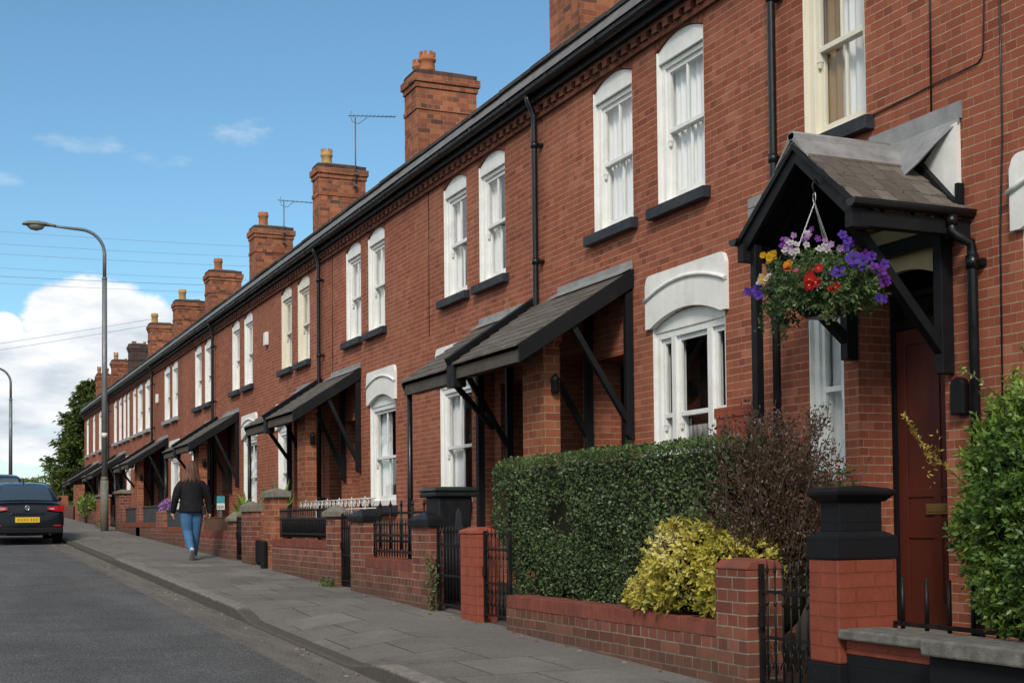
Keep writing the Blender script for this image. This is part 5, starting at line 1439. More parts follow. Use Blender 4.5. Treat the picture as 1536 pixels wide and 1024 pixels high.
# ---- bright bush at the right edge
def right_bush():
    root = thing('green_shrub', 'bright green leafy bush growing over the grey stone coping', 'shrub', (5.2, 4.75, -.62))
    P, V = [], []
    for (c, rad, n) in (((5.22, 4.80, .04), (.42, .72, .72), 4600), ((5.18, 4.86, -.25), (.42, .66, .44), 2400), ((5.20, 4.70, .24), (.38, .62, .54), 2000), ((5.12, 4.78, -.44), (.36, .66, .24), 1700)):
        p, v = dome_points(n, c, rad, -.75, .3); P.append(p); V.append(v)
    P = np.concatenate(P); V = np.concatenate(V)
    P += V * (nz3(P, 3.6, 2) * .13)[:, None]
    k = (nz3(P, 4.4, 6) < .50) & (P[:, 2] > -.62)
    P, V = P[k], V[k]
    d = unit(V + RNG.normal(0, .38, V.shape) + np.array([-.05, 0, .30]))
    Ls = RNG.uniform(.08, .19, len(P))
    B, D, NN, O = sprigs(P - V * .06, d, 11, Ls * .85, .04, .014)
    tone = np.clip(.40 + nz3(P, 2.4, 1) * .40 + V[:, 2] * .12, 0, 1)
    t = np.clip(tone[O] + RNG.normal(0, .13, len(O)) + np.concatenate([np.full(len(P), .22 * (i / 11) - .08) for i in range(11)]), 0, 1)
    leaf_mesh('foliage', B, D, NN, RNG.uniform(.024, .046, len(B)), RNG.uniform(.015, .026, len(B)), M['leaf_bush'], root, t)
    m = MB(); r = random.Random(4)
    for q in range(40):
        a = r.uniform(0, 6.28); e = (5.2 + .34 * math.cos(a), 4.9 + .55 * math.sin(a), r.uniform(-.2, .6))
        m.tube([(5.2, 4.9, -1.1), ((5.2 + e[0]) / 2, (4.9 + e[1]) / 2, -.35), e], [.016, .010, .004], 5)
    # long stray shoots: one golden one reaches across the door
    sh = [[(5.15, 5.55, .12), (5.12, 5.70, .25), (5.1, 5.84, .34), (5.08, 5.94, .48), (5.08, 6.02, .58)], [(5.15, 5.35, .62), (5.12, 5.50, .74), (5.1, 5.60, .80)], [(5.15, 5.1, .74), (5.15, 5.2, .88)]]
    for s in sh: m.tube(s, [.005, .004, .003, .0025, .002][:len(s)], 5)
    m.build('stems', M['twig'], root, recalc=False)
    cb = MB(); cb.ball((5.26, 4.9, .0), .36, 9, sz=1.5); cb.build('dark_core', M['hedge_core'], root)
    for j, s in enumerate(sh):
        pts = []
        for a, b in zip(s[:-1], s[1:]):
            for q in range(9 if j == 0 else 5): t = q / (9 if j == 0 else 5); pts.append([a[i] + (b[i] - a[i]) * t for i in range(3)])
        pts = np.array(pts); pts = np.repeat(pts[4 if j == 0 else 1:], 4 if j == 0 else 3, 0)
        d = unit(RNG.normal(0, .7, pts.shape) + np.array([0, .25, .35]))
        if j == 0:
            ex = np.array([5.1, 5.82, .34]) + RNG.normal(0, 1, (48, 3)) * np.array([.018, .018, .06]); pts = np.concatenate([pts, ex]); d = np.concatenate([d, unit(RNG.normal(0, 1, ex.shape))])
        leaf_mesh('shoot_leaves', pts, d, unit(RNG.normal(0, 1, pts.shape)), RNG.uniform(.022, .036, len(pts)), .013, M['leaf_gold'] if j == 0 else M['leaf_bush'], root, RNG.uniform(.3 if j == 0 else .6, 1, len(pts)))
right_bush()
# ---- conifer beyond the end house
def conifer(name, label, x, y, h, rad, seed, n_l=64, lean=0.0, group=None, w=.17):
    r = random.Random(seed); zb = g(y) - .1
    root = thing(name, label, 'tree', (x, y, zb), group)
    t = MB(); t.tube([(x, y, zb), (x + .05, y, zb + h * .4), (x - .03, y, zb + h * .98)], [.22, .15, .02], 9); t.build('trunk', M['bark'], root)
    lim = MB(); B, D, N_, T = [], [], [], []
    for k in range(n_l):
        f = (k + .5) / n_l; zz = zb + h * (.06 + .92 * f)
        a = k * 2.399 + r.uniform(-.3, .3)
        L = rad * (1 - f) ** .62 * r.uniform(.72, 1.12) + .16
        if f < .10: L *= .85
        p = [Vector((x, y, zz))]; dv = Vector((math.cos(a), math.sin(a), .30))
        st = 8
        for s in range(st):
            dv = (dv + Vector((0, 0, -.10 if s < 5 else .10))).normalized(); p.append(p[-1] + dv * (L / st))
        lim.tube(p, [.035 * (1 - s / (st + 1)) + .004 for s in range(st + 1)], 4, cap=False)
        for s in range(1, st + 1):
            nb = int((30 if s > 2 else 14) * (.55 + L / rad))
            for _ in range(nb):
                q = p[s] + (p[s - 1] - p[s]) * r.random()
                sd = Vector((r.gauss(0, .5), r.gauss(0, .5), r.gauss(-.12, .22))) * .8 + dv * .75
                sp = Vector((r.gauss(0, .09), r.gauss(0, .09), r.gauss(0, .08))) * (.6 + L * .45)
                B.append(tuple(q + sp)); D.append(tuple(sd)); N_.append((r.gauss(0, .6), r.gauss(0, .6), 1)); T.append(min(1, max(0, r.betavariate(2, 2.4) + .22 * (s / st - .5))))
    lim.build('limbs', M['bark'], root, recalc=False)
    B = np.array(B); n = len(B)
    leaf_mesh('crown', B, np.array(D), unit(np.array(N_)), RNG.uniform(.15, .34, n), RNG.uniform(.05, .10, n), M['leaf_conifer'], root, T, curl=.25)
    return root
conifer('conifer_tree', 'dark green conifer standing past the far end of the terrace', 8.05, 74.0, 6.9, 2.55, 3, n_l=90)
conifer('conifer_tree', 'smaller conifer top showing behind the last chimney', 10.2, 80.0, 7.6, 1.9, 9, n_l=54)
def round_bush(name, label, c, rad, mat, n=1500, leaf=.09, group=None, cat='bush', stems=True):
    root = thing(name, label, cat, (c[0], c[1], g(c[1])), group)
    p, v = dome_points(n, c, rad, -.8, .6); p += v * (nz3(p, 2.0 / max(rad)) * .18 * max(rad))[:, None]
    leaf_mesh('foliage', p, unit(v + RNG.normal(0, .6, v.shape)), unit(v + RNG.normal(0, .6, v.shape)), RNG.uniform(.7, 1.3, len(p)) * leaf, RNG.uniform(.4, .7, len(p)) * leaf, mat, root)
    if stems:
        m = MB()
        for k in range(7):
            a = k * .9; m.tube([(c[0], c[1], g(c[1]) - .03), (c[0] + rad[0] * .5 * math.cos(a), c[1] + rad[1] * .5 * math.sin(a), c[2] + rad[2] * .4)], [max(rad) * .05, max(rad) * .02], 5)
        m.build('stems', M['twig'], root)
    return root
round_bush('green_bush', 'light green bush under the conifer beside the road', (6.3, 79, 1.9), (1.2, 1.2, .9), M['leaf_bush'], 1700, .14)
round_bush('green_bush', 'low weedy bush growing on the wall left of the lamp post', (4.75, 44.5, .62), (.25, 1.4, .32), M['leaf_bush'], 900, .09)
for k, (x, y, rz, lab) in enumerate(((8.0, 150, 1.0, 'distant dark tree just above the roof of the black saloon'), (10.3, 160, .9, 'distant hazy tree right of the roof aerial of the black saloon'), (4.5, 155, .8, 'distant tree low on the skyline behind the parked cars'))):
    round_bush('distant_tree', lab, (x, y, g(y) + .7), (1.8, 2.0, rz), M['leaf_conifer'], 1300, .32, 'trees on the far skyline', 'tree')
# ---- small plants
def ivy(label, pts, n, mat, leaf=.03, name='wall_creeper', cat='creeper', spread=(.03, .05, .05)):
    root = thing(name, label, cat, tuple(pts[0]))
    P = []
    for a, b in zip(pts[:-1], pts[1:]):
        t = RNG.random(n)[:, None]; P.append(np.array(a) * (1 - t) + np.array(b) * t)
    P = np.concatenate(P) + RNG.normal(0, 1, (n * (len(pts) - 1), 3)) * np.array(spread)
    leaf_mesh('foliage', P, unit(RNG.normal(0, .6, P.shape) + np.array([-.5, -.2, -.2])), unit(RNG.normal(0, .5, P.shape) + np.array([-1, -.4, .3])), RNG.uniform(.7, 1.4, len(P)) * leaf, RNG.uniform(.5, .9, len(P)) * leaf, mat, root)
    m = MB(); m.tube(pts, .005, 5); m.build('stem', M['twig'], root)
ivy('green creeper climbing the right hand black capped pier', [(4.74, 12.78, g(12.8) + .02), (4.73, 12.77, -.6), (4.72, 12.80, -.38)], 120, M['leaf_basket'])
ivy('weeds sprouting at the foot of the stone capped pier', [(4.66, 16.55, g(16.5) + .01), (4.66, 16.2, g(16.3) + .05)], 150, M['leaf_basket'], .035, 'weed', 'weeds', (.05, .09, .04))
ivy('green stems climbing the black pipe behind the sparse railing', [(5.75, 16.2, -.8), (5.73, 16.18, -.1), (5.73, 16.18, .25)], 90, M['leaf_basket'], .03)
ivy('weed tuft by the wall at the heels of the walking woman', [(4.66, 25.9, g(26)), (4.66, 25.6, g(25.6) + .04)], 60, M['leaf_basket'], .035, 'weed', 'weeds', (.05, .08, .03))
ivy('leafy weeds left of the base of the lamp post', [(4.6, 39.8, g(39.8)), (4.6, 39.2, g(39.3) + .1)], 110, M['leaf_basket'], .06, 'weed', 'weeds', (.08, .2, .08))
def fern(label, c, h, n, mat='leaf_bush'):
    root = thing('garden_plant', label, 'plant', (c[0], c[1], g(c[1])))
    b = np.tile(np.array(c), (n, 1)) + RNG.normal(0, .07, (n, 3)); d = unit(RNG.normal(0, .45, (n, 3)) + np.array([0, 0, 1]))
    leaf_mesh('leaves', b, d, unit(RNG.normal(0, 1, b.shape)), RNG.uniform(.6, 1.2, n) * h, .045, M[mat], root, RNG.uniform(.4, 1, n))
    m = MB(); m.tube([(c[0], c[1], g(c[1])), (c[0], c[1], c[2] + h * .3)], .02, 6); m.build('stem', M['twig'], root)
fern('upright green leaves growing behind the stone capped pier', (5.25, 21.5, .22), .30, 60)
fern('light green leaves rising behind the brown board fence', (5.4, 24.6, .15), .26, 70)
def flower_pot():
    root = round_bush('flowering_plant', 'small bush with red blossom below the narrow window', (6.55, 8.62, .30), (.16, .20, .16), M['leaf_basket'], 420, .035, None, 'plant')
    P, v = dome_points(60, (6.55, 8.62, .31), (.17, .21, .17), -.2, .1)
    leaf_mesh('blossom', P, unit(RNG.normal(0, 1, P.shape)), v, .022, .02, M['pet_red'], root)
    m = MB(); m.lathe([(.12, 0), (.15, .28), (.165, .30), (.165, .34), (.14, .34)], (6.55, 8.62, -.16), 16); m.build('pot', M['terracotta'], root)
    m = MB(); m.box(6.35, 6.75, 8.4, 8.85, g(8.6) - .05, -.165); m.build('pot_plinth', M['stone'], root)
def petal_mat(n, c): return leaf_mat(n, [(0, tuple(q * .65 for q in c)), (1, c)], rough=.6, spec=.2, trans=.3)
for n, c in (('red', (.55, .012, .018)), ('purple', (.12, .045, .42)), ('violet', (.22, .04, .40)), ('lilac', (.48, .26, .58)), ('white', (.72, .66, .70)), ('yellow', (.75, .42, .01)), ('orange', (.75, .22, .01)), ('pink', (.65, .10, .25))):
    M['pet_' + n] = petal_mat(n + '_petal', c)
flower_pot()
pk = round_bush('pink_flowers', 'cluster of pale pink flowers on the pier left of the woman', (4.86, 29.9, .36), (.14, .38, .12), M['pet_pink_pale'] if 'pet_pink_pale' in M else M['pet_lilac'], 260, .06, None, 'flowers')

# ------------------------------------------------------------------ the hanging basket
def flower(par, kind, c, n, size, mat, petals=5, ruffle=.3):
    """one blossom: petals set round an eye, facing n"""
    n = Vector(n).normalized(); a = n.cross(Vector((.2, .3, .9))).normalized(); b = n.cross(a)
    m = MB(); r = random.Random(int(abs(c[1] * 1e4)) % 9973)
    rows = 2 if kind == 'geranium' else 1
    for row in range(rows):
        for k in range(petals):
            t = 2 * PI * k / petals + row * .6 + r.uniform(-.1, .1); s = size * (1 - .35 * row) * r.uniform(.9, 1.1)
            d = a * math.cos(t) + b * math.sin(t); e = n.cross(d)
            c0 = Vector(c) + n * (.004 * row)
            lift = n * s * r.uniform(.10, .10 + ruffle)
            p = [c0 + d * s * .12, c0 + d * s * .6 - e * s * .42 + lift * .6, c0 + d * s * .95 - e * s * .25 + lift, c0 + d * s * 1.0 + lift * 1.2, c0 + d * s * .95 + e * s * .25 + lift, c0 + d * s * .6 + e * s * .42 + lift * .6]
            m.face(p, 0)
    m.ball(tuple(Vector(c) + n * .006), size * .16, 5, 1)
    return m.build(kind, [M[mat], M['eye_yellow'] if kind != 'petunia' else M['eye_dark']], par, recalc=False)
M['eye_yellow'] = plain_mat('flower_eye', (.55, .38, .05), .7, .2, .2, 30); M['eye_dark'] = plain_mat('dark_flower_eye', (.05, .01, .10), .7, .2, .2, 30)
def basket():
    cx, cy, cz = 5.86, 7.80, 1.42
    root = thing('hanging_basket', 'hanging basket of mixed bright flowers under the pointed porch', 'hanging basket', (cx, cy, cz))
    b = MB(); b.lathe([(.10, 0.0), (.15, .03), (.185, .09), (.20, .145), (.205, .155), (.185, .155)], (cx, cy, cz), 24); b.build('bowl', M['bin_black'], root)
    hk = (5.90, 7.905, 2.36)
    k = MB(); k.tube([(5.955, 7.93, 2.42), (5.93, 7.925, 2.45), (hk[0], hk[1], 2.44), (5.88, 7.90, 2.40), (5.89, 7.90, hk[2]), (5.905, 7.91, 2.345)], .006, 6); k.build('hook', M['iron'], root)
    k = MB(); k.tube([(hk[0], hk[1] + .016 * math.cos(t * .7), hk[2] - .045 + .04 * math.sin(t * .7)) for t in range(10)], .004, 5); k.build('ring', M['chain'], root)
    for q in range(3):
        a = 2 * PI * q / 3 + .45; e = Vector((cx + .27 * math.cos(a), cy + .27 * math.sin(a), cz + .20)); s = Vector((hk[0], hk[1], hk[2] - .085))
        c = MB(); n = 46
        for i in range(n):                                         # twisted links
            p0 = s.lerp(e, i / n); p1 = s.lerp(e, (i + .86) / n); d = (p1 - p0).normalized(); sd = d.cross(Vector((0, 0, 1) if i % 2 else (1, .3, .2))).normalized() * .0045
            c.tube([p0 + sd, p1 + sd], .0018, 4, cap=False); c.tube([p0 - sd, p1 - sd], .0018, 4, cap=False)
        c.build('chain', M['chain'], root, recalc=False)
    P, V = [], []
    for (o, rad, n) in (((0, 0, .24), (.38, .40, .22), 620), ((0, .22, .18), (.22, .20, .24), 200), ((0, -.26, .16), (.24, .18, .22), 240), ((-.1, 0, .12), (.30, .36, .16), 260)):
        p, v = dome_points(n, (cx + o[0], cy + o[1], cz + o[2]), rad, -.75, .55); P.append(p); V.append(v)
    P = np.concatenate(P); V = np.concatenate(V); P += V * (nz3(P, 7) * .06)[:, None]
    keep = np.linalg.norm((P - np.array([cx, cy, cz + .05])) / np.array([.17, .17, .14]), axis=1) > 1; keep &= ~((np.linalg.norm((P - np.array([cx, cy, cz]))[:, :2], axis=1) < .24) & (P[:, 2] < cz + .10))
    P, V = P[keep], V[keep]
    d = unit(V + RNG.normal(0, .4, V.shape) + np.array([0, 0, .1])); B, D, NN, O = sprigs(P, d, 5, .05, .03, .02)
    leaf_mesh('foliage', B, D, unit(NN + np.array([-.4, -.3, .5])), RNG.uniform(.022, .045, len(B)), RNG.uniform(.014, .026, len(B)), M['leaf_basket'], root, np.clip(RNG.random(len(B)) * .8 + .15 * V[O, 2], 0, 1))
    # trailing stems
    m = MB(); r = random.Random(6); TP = []
    for (y, dz) in ((8.12, .20), (8.05, .26), (7.92, .12), (7.5, .20), (7.44, .16), (8.18, .18), (7.65, .12), (7.98, .30), (7.36, .20), (7.56, .2)):
        s = Vector((cx - r.uniform(.05, .22), y, cz + .14)); pts = [s]
        for q in range(6): pts.append(pts[-1] + Vector((r.gauss(-.008, .012), r.gauss(0, .015), -dz / 6)))
        m.tube(pts, .0025, 4, cap=False); TP += [tuple(p) for p in pts for _ in range(5)]
    m.build('trailing_vines', M['twig'], root, recalc=False)
    TP = np.array(TP) + RNG.normal(0, .012, (len(TP), 3)); leaf_mesh('trailing_leaves', TP, unit(RNG.normal(0, .6, TP.shape) + np.array([-.3, 0, -.4])), unit(RNG.normal(0, .5, TP.shape) + np.array([-1, -.4, .2])), .03, .019, M['leaf_basket'], root)
    def F(s, dz):                                                  # round the street side of the ball of leaves
        dp = .43 * math.sqrt(max(.10, 1 - (s / .50) ** 2)) * (1 - max(0, dz - .34) * 1.4)
        return (cx - .80 * s - .60 * dp, cy + .60 * s - .80 * dp, cz + dz)
    def clump(kind, dy, dz, n, mat, size, sp, petals=5, mats=None):
        r = random.Random(int(dy * 1000) + int(dz * 777))
        for k in range(n):
            y, z = dy + r.gauss(0, sp), dz + r.gauss(0, sp * .75)
            c = F(y, z); e = r.uniform(-.03, .03); c = (c[0] + e * .6, c[1] + e * .8, c[2])
            flower(root, kind, c, (-.6 - y * .8 + r.gauss(0, .22), -.8 + y * .6 + r.gauss(0, .22), .25 + r.gauss(0, .25)), size * r.uniform(.85, 1.15), (mats[k % len(mats)] if mats else mat), petals)
    clump('geranium', .06, .245, 3, 'pet_red', .036, .028, 7); clump('geranium', .045, .165, 2, 'pet_red', .040, .02, 7); clump('geranium', -.10, .135, 2, 'pet_red', .036, .018, 7)
    clump('petunia', -.20, .31, 4, 'pet_purple', .050, .045); clump('petunia', -.36, .32, 6, 'pet_purple', .040, .05, mats=['pet_purple', 'pet_violet']); clump('petunia', -.43, .22, 3, 'pet_violet', .042, .03)
    clump('petunia', -.22, .47, 4, 'pet_purple', .034, .04); clump('petunia', .46, .17, 4, 'pet_purple', .036, .022); clump('petunia', -.40, .09, 2, 'pet_purple', .034, .02)
    clump('verbena', .10, .50, 11, 'pet_lilac', .026, .06, mats=['pet_lilac', 'pet_white', 'pet_violet']); clump('verbena', .20, .45, 8, 'pet_lilac', .026, .04, mats=['pet_lilac', 'pet_white']); clump('verbena', -.06, .44, 8, 'pet_white', .024, .04, mats=['pet_white', 'pet_lilac'])
    clump('verbena', .26, .51, 4, 'pet_violet', .026, .03)
    clump('marigold', .34, .41, 8, 'pet_yellow', .024, .035, 8); clump('marigold', .22, .31, 2, 'pet_orange', .036, .012, 8); clump('marigold', .44, .28, 2, 'pet_yellow', .024, .03, 8); clump('marigold', .18, .29, 2, 'pet_pink', .022, .02)
    clump('alyssum', .39, .25, 10, 'pet_white', .019, .032, 6)
basket()
# ------------------------------------------------------------------ the walking woman
def skin_mat(n, c): return plain_mat(n, c, .55, .35, .1, 20)
M['skin'] = skin_mat('fair_skin', (.52, .27, .19)); M['jacket'] = plain_mat('black_jacket_cloth', (.011, .011, .014), .85, .2, .4, 8, bump=.003)
M['denim'] = plain_mat('blue_denim', (.055, .145, .28), .85, .2, .35, 10, bump=.002, dirt=(.09, .19, .32)); M['hair'] = plain_mat('brown_hair', (.125, .056, .030), .5, .4, .7, 14, streak=.8)
M['shoe'] = plain_mat('pale_pink_trainer', (.62, .50, .48), .6, .3, .2, 12); M['sole'] = plain_mat('grey_sole', (.16, .145, .14), .8, .2, .3, 12); M['bag'] = plain_mat('black_bag_leather', (.012, .011, .012), .45, .4, .2, 10)
M['white_cloth'] = plain_mat('white_cloth', (.7, .7, .68), .8, .2, .2, 9)

def ell(c, rx, ry, n=14, tilt=(0, 0), yaw=0.0):
    out = []
    for k in range(n):
        t = 2 * PI * k / n; x, y = rx * math.cos(t), ry * math.sin(t)
        x, y = x * math.cos(yaw) - y * math.sin(yaw), x * math.sin(yaw) + y * math.cos(yaw)
        out.append((c[0] + x, c[1] + y, c[2] + tilt[0] * x + tilt[1] * y))
    return out
def limb(mb, pts, rad, n=12):
    mb.tube(pts, rad, n)
    for p, r in ((pts[0], rad[0]), (pts[-1], rad[-1])): mb.ball(p, r * .98, 8)
def fuse(o, vox, it=3, fac=.5):
    m = o.modifiers.new('remesh', 'REMESH'); m.mode = 'VOXEL'; m.voxel_size = vox; m.use_smooth_shade = True
    s = o.modifiers.new('smooth', 'SMOOTH'); s.iterations = it; s.factor = fac
    return o
def woman(px, py):
    z0 = g(py) - .004
    W = lambda x, y, z: (px + x * .94, py + y, z0 + z)
    root = thing('person', 'woman in black jacket and blue jeans walking up the pavement seen from behind', 'person', W(0, 0, 0))
    hipL, hipR = W(-.088, 0, .86), W(.088, .01, .86)
    kneeL, ankL = W(-.075, .015, .475), W(-.045, -.20, .155)         # left heel lifted behind
    kneeR, ankR = W(.085, .075, .46), W(.062, .16, .085)             # right foot planted ahead
    shL, shR = W(-.180, .01, 1.275), W(.180, .01, 1.275)
    elL, wrL = W(-.292, -.03, 1.04), W(-.318, .06, .82)
    elR, wrR = W(.292, .02, 1.04), W(.322, .02, .815)
    b = MB()
    b.rings([ell(W(0, 0, .80), .13, .09), ell(W(0, .0, .88), .175, .12), ell(W(0, 0, 1.0), .15, .105), ell(W(0, .005, 1.12), .145, .10), ell(W(0, .01, 1.25), .17, .105), ell(W(0, .01, 1.34), .16, .085), ell(W(0, .012, 1.39), .075, .065), ell(W(0, .018, 1.45), .052, .055)])
    limb(b, [hipL, kneeL, ankL], [.092, .060, .038]); limb(b, [hipR, kneeR, ankR], [.092, .060, .038])
    limb(b, [shL, elL, wrL], [.052, .040, .027]); limb(b, [shR, elR, wrR], [.052, .040, .027])
    hd = W(.006, .035, 1.545)                                       # head, face turned up the street
    b.rings([[(hd[0] + rx * math.cos(t), hd[1] + oy + ry * math.sin(t), hd[2] + z) for t in [2 * PI * k / 16 for k in range(16)]] for (z, rx, ry, oy) in ((-.115, .035, .045, .02), (-.09, .055, .07, .015), (-.04, .068, .088, .008), (.01, .075, .095, 0), (.06, .072, .092, -.005), (.095, .052, .068, -.008), (.112, .02, .03, -.008))])
    b.tube([(hd[0], hd[1] + .09, hd[2] + .02), (hd[0], hd[1] + .115, hd[2] - .025), (hd[0], hd[1] + .09, hd[2] - .032)], [.009, .014, .008], 8)   # nose
    b.tube([(hd[0] - .022, hd[1] + .082, hd[2] - .058), (hd[0] + .022, hd[1] + .082, hd[2] - .058)], .008, 6)                                    # mouth
    for s in (-1, 1): b.ball((hd[0] + s * .074, hd[1] + .0, hd[2] - .01), .02, 6); b.ball((hd[0] + s * .03, hd[1] + .083, hd[2] + .012), .012, 6)
    for (wr, s, sw) in ((wrL, -1, .04), (wrR, 1, .0)):              # palms, curled fingers, thumbs
        wr = Vector(wr); dn = Vector((s * .03, .10 + sw, -1)).normalized(); fw = Vector((0, 1, .12)).normalized(); si = Vector((s, 0, 0))
        pal = wr + dn * .055
        b.tube([wr, wr + dn * .03, pal + dn * .02], [.024, .032, .030], 10)
        for k in range(4):
            base = pal + dn * .018 + fw * (.026 - .0175 * k); L = (.066, .074, .068, .054)[k]
            b.tube([base, base + dn * L * .5 - si * .008, base + dn * L * .85 - si * .024, base + dn * L - si * .036], [.0095, .009, .008, .0065], 8)
        th = wr + dn * .03 + fw * .024
        b.tube([th, th + fw * .028 + dn * .022, th + fw * .034 + dn * .05 - si * .008], [.012, .010, .0075], 8)
    body = fuse(b.build('body', M['skin'], root), .0062, 2)
    j = MB()                                                        # jeans
    j.rings([ell(W(0, 0, .78), .16, .11), ell(W(0, -.012, .84), .212, .152), ell(W(0, -.005, .92), .2, .14), ell(W(0, 0, .985), .160, .118)])
    limb(j, [hipL, W(-.085, .01, .66), kneeL, W(-.06, -.09, .33), ankL], [.122, .108, .084, .072, .060]); limb(j, [hipR, W(.088, .04, .66), kneeR, W(.078, .125, .28), ankR], [.122, .108, .082, .072, .062])
    fuse(j.build('jeans', M['denim'], root), .011, 3)
    t = MB()                                                        # jacket
    t.rings([ell(W(0, -.008, .795), .222, .166, 18), ell(W(0, -.006, .84), .220, .164, 18), ell(W(0, -.002, .90), .210, .154, 18), ell(W(0, 0, 1.0), .195, .138, 18), ell(W(0, .0, 1.12), .192, .132, 18), ell(W(0, .008, 1.24), .196, .130, 18), ell(W(0, .01, 1.318), .172, .108, 18), ell(W(0, .014, 1.375), .120, .088, 18), ell(W(0, .018, 1.425), .072, .072, 18)])
    limb(t, [shL, W(-.245, -.01, 1.18), elL, wrL], [.068, .074, .064, .050]); limb(t, [shR, W(.245, .01, 1.18), elR, wrR], [.068, .074, .064, .050])
    fuse(t.build('jacket', M['jacket'], root), .012, 4)
    h = MB()                                                        # shoulder length hair
    h.rings([[(hd[0] + rx * math.cos(q), hd[1] + oy + ry * math.sin(q), hd[2] + z) for q in [2 * PI * k / 18 for k in range(18)]] for (z, rx, ry, oy) in ((.128, .015, .02, -.012), (.115, .045, .055, -.012), (.088, .066, .082, -.016), (.03, .084, .096, -.024), (-.04, .088, .090, -.036), (-.10, .098, .080, -.052), (-.16, .108, .066, -.066), (-.21, .098, .045, -.078), (-.235, .06, .02, -.084))])
    r = random.Random(1)
    for k in range(46):
        a = r.uniform(PI * .98, PI * 2.02); x, y = math.cos(a), math.sin(a)
        w1, w2 = r.gauss(0, .007), r.gauss(0, .012)
        h.tube([(hd[0] + .018 * x, hd[1] - .01 + .02 * y, hd[2] + .128), (hd[0] + .055 * x, hd[1] - .015 + .065 * y, hd[2] + .098), (hd[0] + .080 * x, hd[1] - .02 + .090 * y, hd[2] + .045), (hd[0] + .092 * x + w1, hd[1] - .03 + .090 * y, hd[2] - .04), (hd[0] + .112 * x - w1, hd[1] - .05 + .070 * y, hd[2] - .13), (hd[0] + .128 * x + w2, hd[1] - .075 + .05 * y, hd[2] - .20), (hd[0] + .118 * x + w2 * 1.6, hd[1] - .095 + .04 * y, hd[2] - .26 + r.gauss(0, .022))], [.006, .011, .013, .014, .014, .011, .003], 6)
    h.build('hair', M['hair'], root)
    def shoe(ank, d, up, lab):
        ank = Vector(ank); d = Vector(d).normalized(); up = Vector(up).normalized(); si = d.cross(up).normalized(); up = si.cross(d)
        s = MB(); so = MB(); pr = ((-.075, .028, .055), (-.05, .036, .07), (0, .038, .068), (.06, .043, .05), (.11, .044, .038), (.15, .034, .03), (.172, .014, .018))
        def ring(t, w, hh, lo): return [tuple(ank + d * t + si * (w * math.cos(q)) + up * (-.072 + (hh + max(lo, math.sin(q)) * hh if False else (hh * 1.0 if math.sin(q) > 0 else 0) * abs(math.sin(q))))) for q in [2 * PI * k / 14 for k in range(14)]]
        s.rings([ring(t, w, hh * 1.35, 0) for (t, w, hh) in pr]); sh = s.build('shoe', M['shoe'], root)
        so.rings([[tuple(ank + d * t + si * (w * 1.06 * math.cos(q)) + up * (-.074 + (.0 if math.sin(q) > 0 else -.024) * abs(math.sin(q)) ** .4)) for q in [2 * PI * k / 14 for k in range(14)]] for (t, w, hh) in pr]); so.build('sole', M['sole'], sh)
    shoe(ankL, (.02, .55, -.95), (0, .95, .55), 'l'); shoe(ankR, (.05, 1, .0), (0, 0, 1), 'r')
    return root, W
WOM, WW = woman(4.11, 22.76)
bg = thing('handbag', 'small black bag hanging at the right side of the walking woman', 'bag', WW(.22, -.05, .80))
b = MB(); x0, y0, z0 = WW(.21, -.02, .76)
b.rings([[(x0 - .045, y0 - .10, z0), (x0 + .03, y0 - .10, z0), (x0 + .03, y0 + .10, z0), (x0 - .045, y0 + .10, z0)], [(x0 - .04, y0 - .09, z0 + .15), (x0 + .015, y0 - .09, z0 + .15), (x0 + .015, y0 + .09, z0 + .15), (x0 - .04, y0 + .09, z0 + .15)]], smooth=False); b.build('bag_body', M['bag'], bg, bevel=.015)
b = MB(); b.tube([WW(.20, -.03, .90), WW(.235, -.12, 1.05), WW(.16, -.125, 1.25), WW(.05, -.10, 1.40), WW(-.02, .02, 1.43)], .008, 6); b.build('strap', M['bag'], bg)

# ------------------------------------------------------------------ parked cars
def paint_mat(n, c): return plain_mat(n, c, .25, .3, .05, 2, coat=.15)
M['car_black'] = paint_mat('black_car_paint', (.005, .006, .009)); M['car_blue'] = paint_mat('dark_blue_car_paint', (.010, .022, .042))
M['trim'] = plain_mat('black_trim', (.005, .005, .0055), .55, .3, .2, 6); M['tyre'] = plain_mat('tyre_rubber', (.012, .012, .012), .85, .2, .3, 12); M['alloy'] = plain_mat('alloy_rim', (.30, .31, .32), .35, .5, .2, 10, metal=.7)
M['rear_red'] = plain_mat('red_lamp_lens', (.42, .010, .014), .15, .6, .15, 20, coat=.5); M['clear'] = plain_mat('clear_lamp_lens', (.55, .45, .43), .15, .6, .2, 20); M['plate'] = plain_mat('yellow_number_plate', (.72, .47, .02), .45, .4, .06, 14)
M['chrome'] = plain_mat('chrome', (.6, .61, .62), .12, .6, .05, 10, metal=1.0); M['seat'] = plain_mat('dark_seat_cloth', (.03, .03, .035), .8, .2, .2, 9)
def loft_half(mb, st, mat=0, sub=None):
    """stations: (y, [(x, z) ...]) given for the right half and mirrored"""
    rings = []
    for y, prof in st:
        zs = [(x, y, z) for (x, z) in prof]; rings.append(zs + [(-x, y, z) for (x, y, z) in zs[::-1]])
    mb.rings(rings, mat); return mb
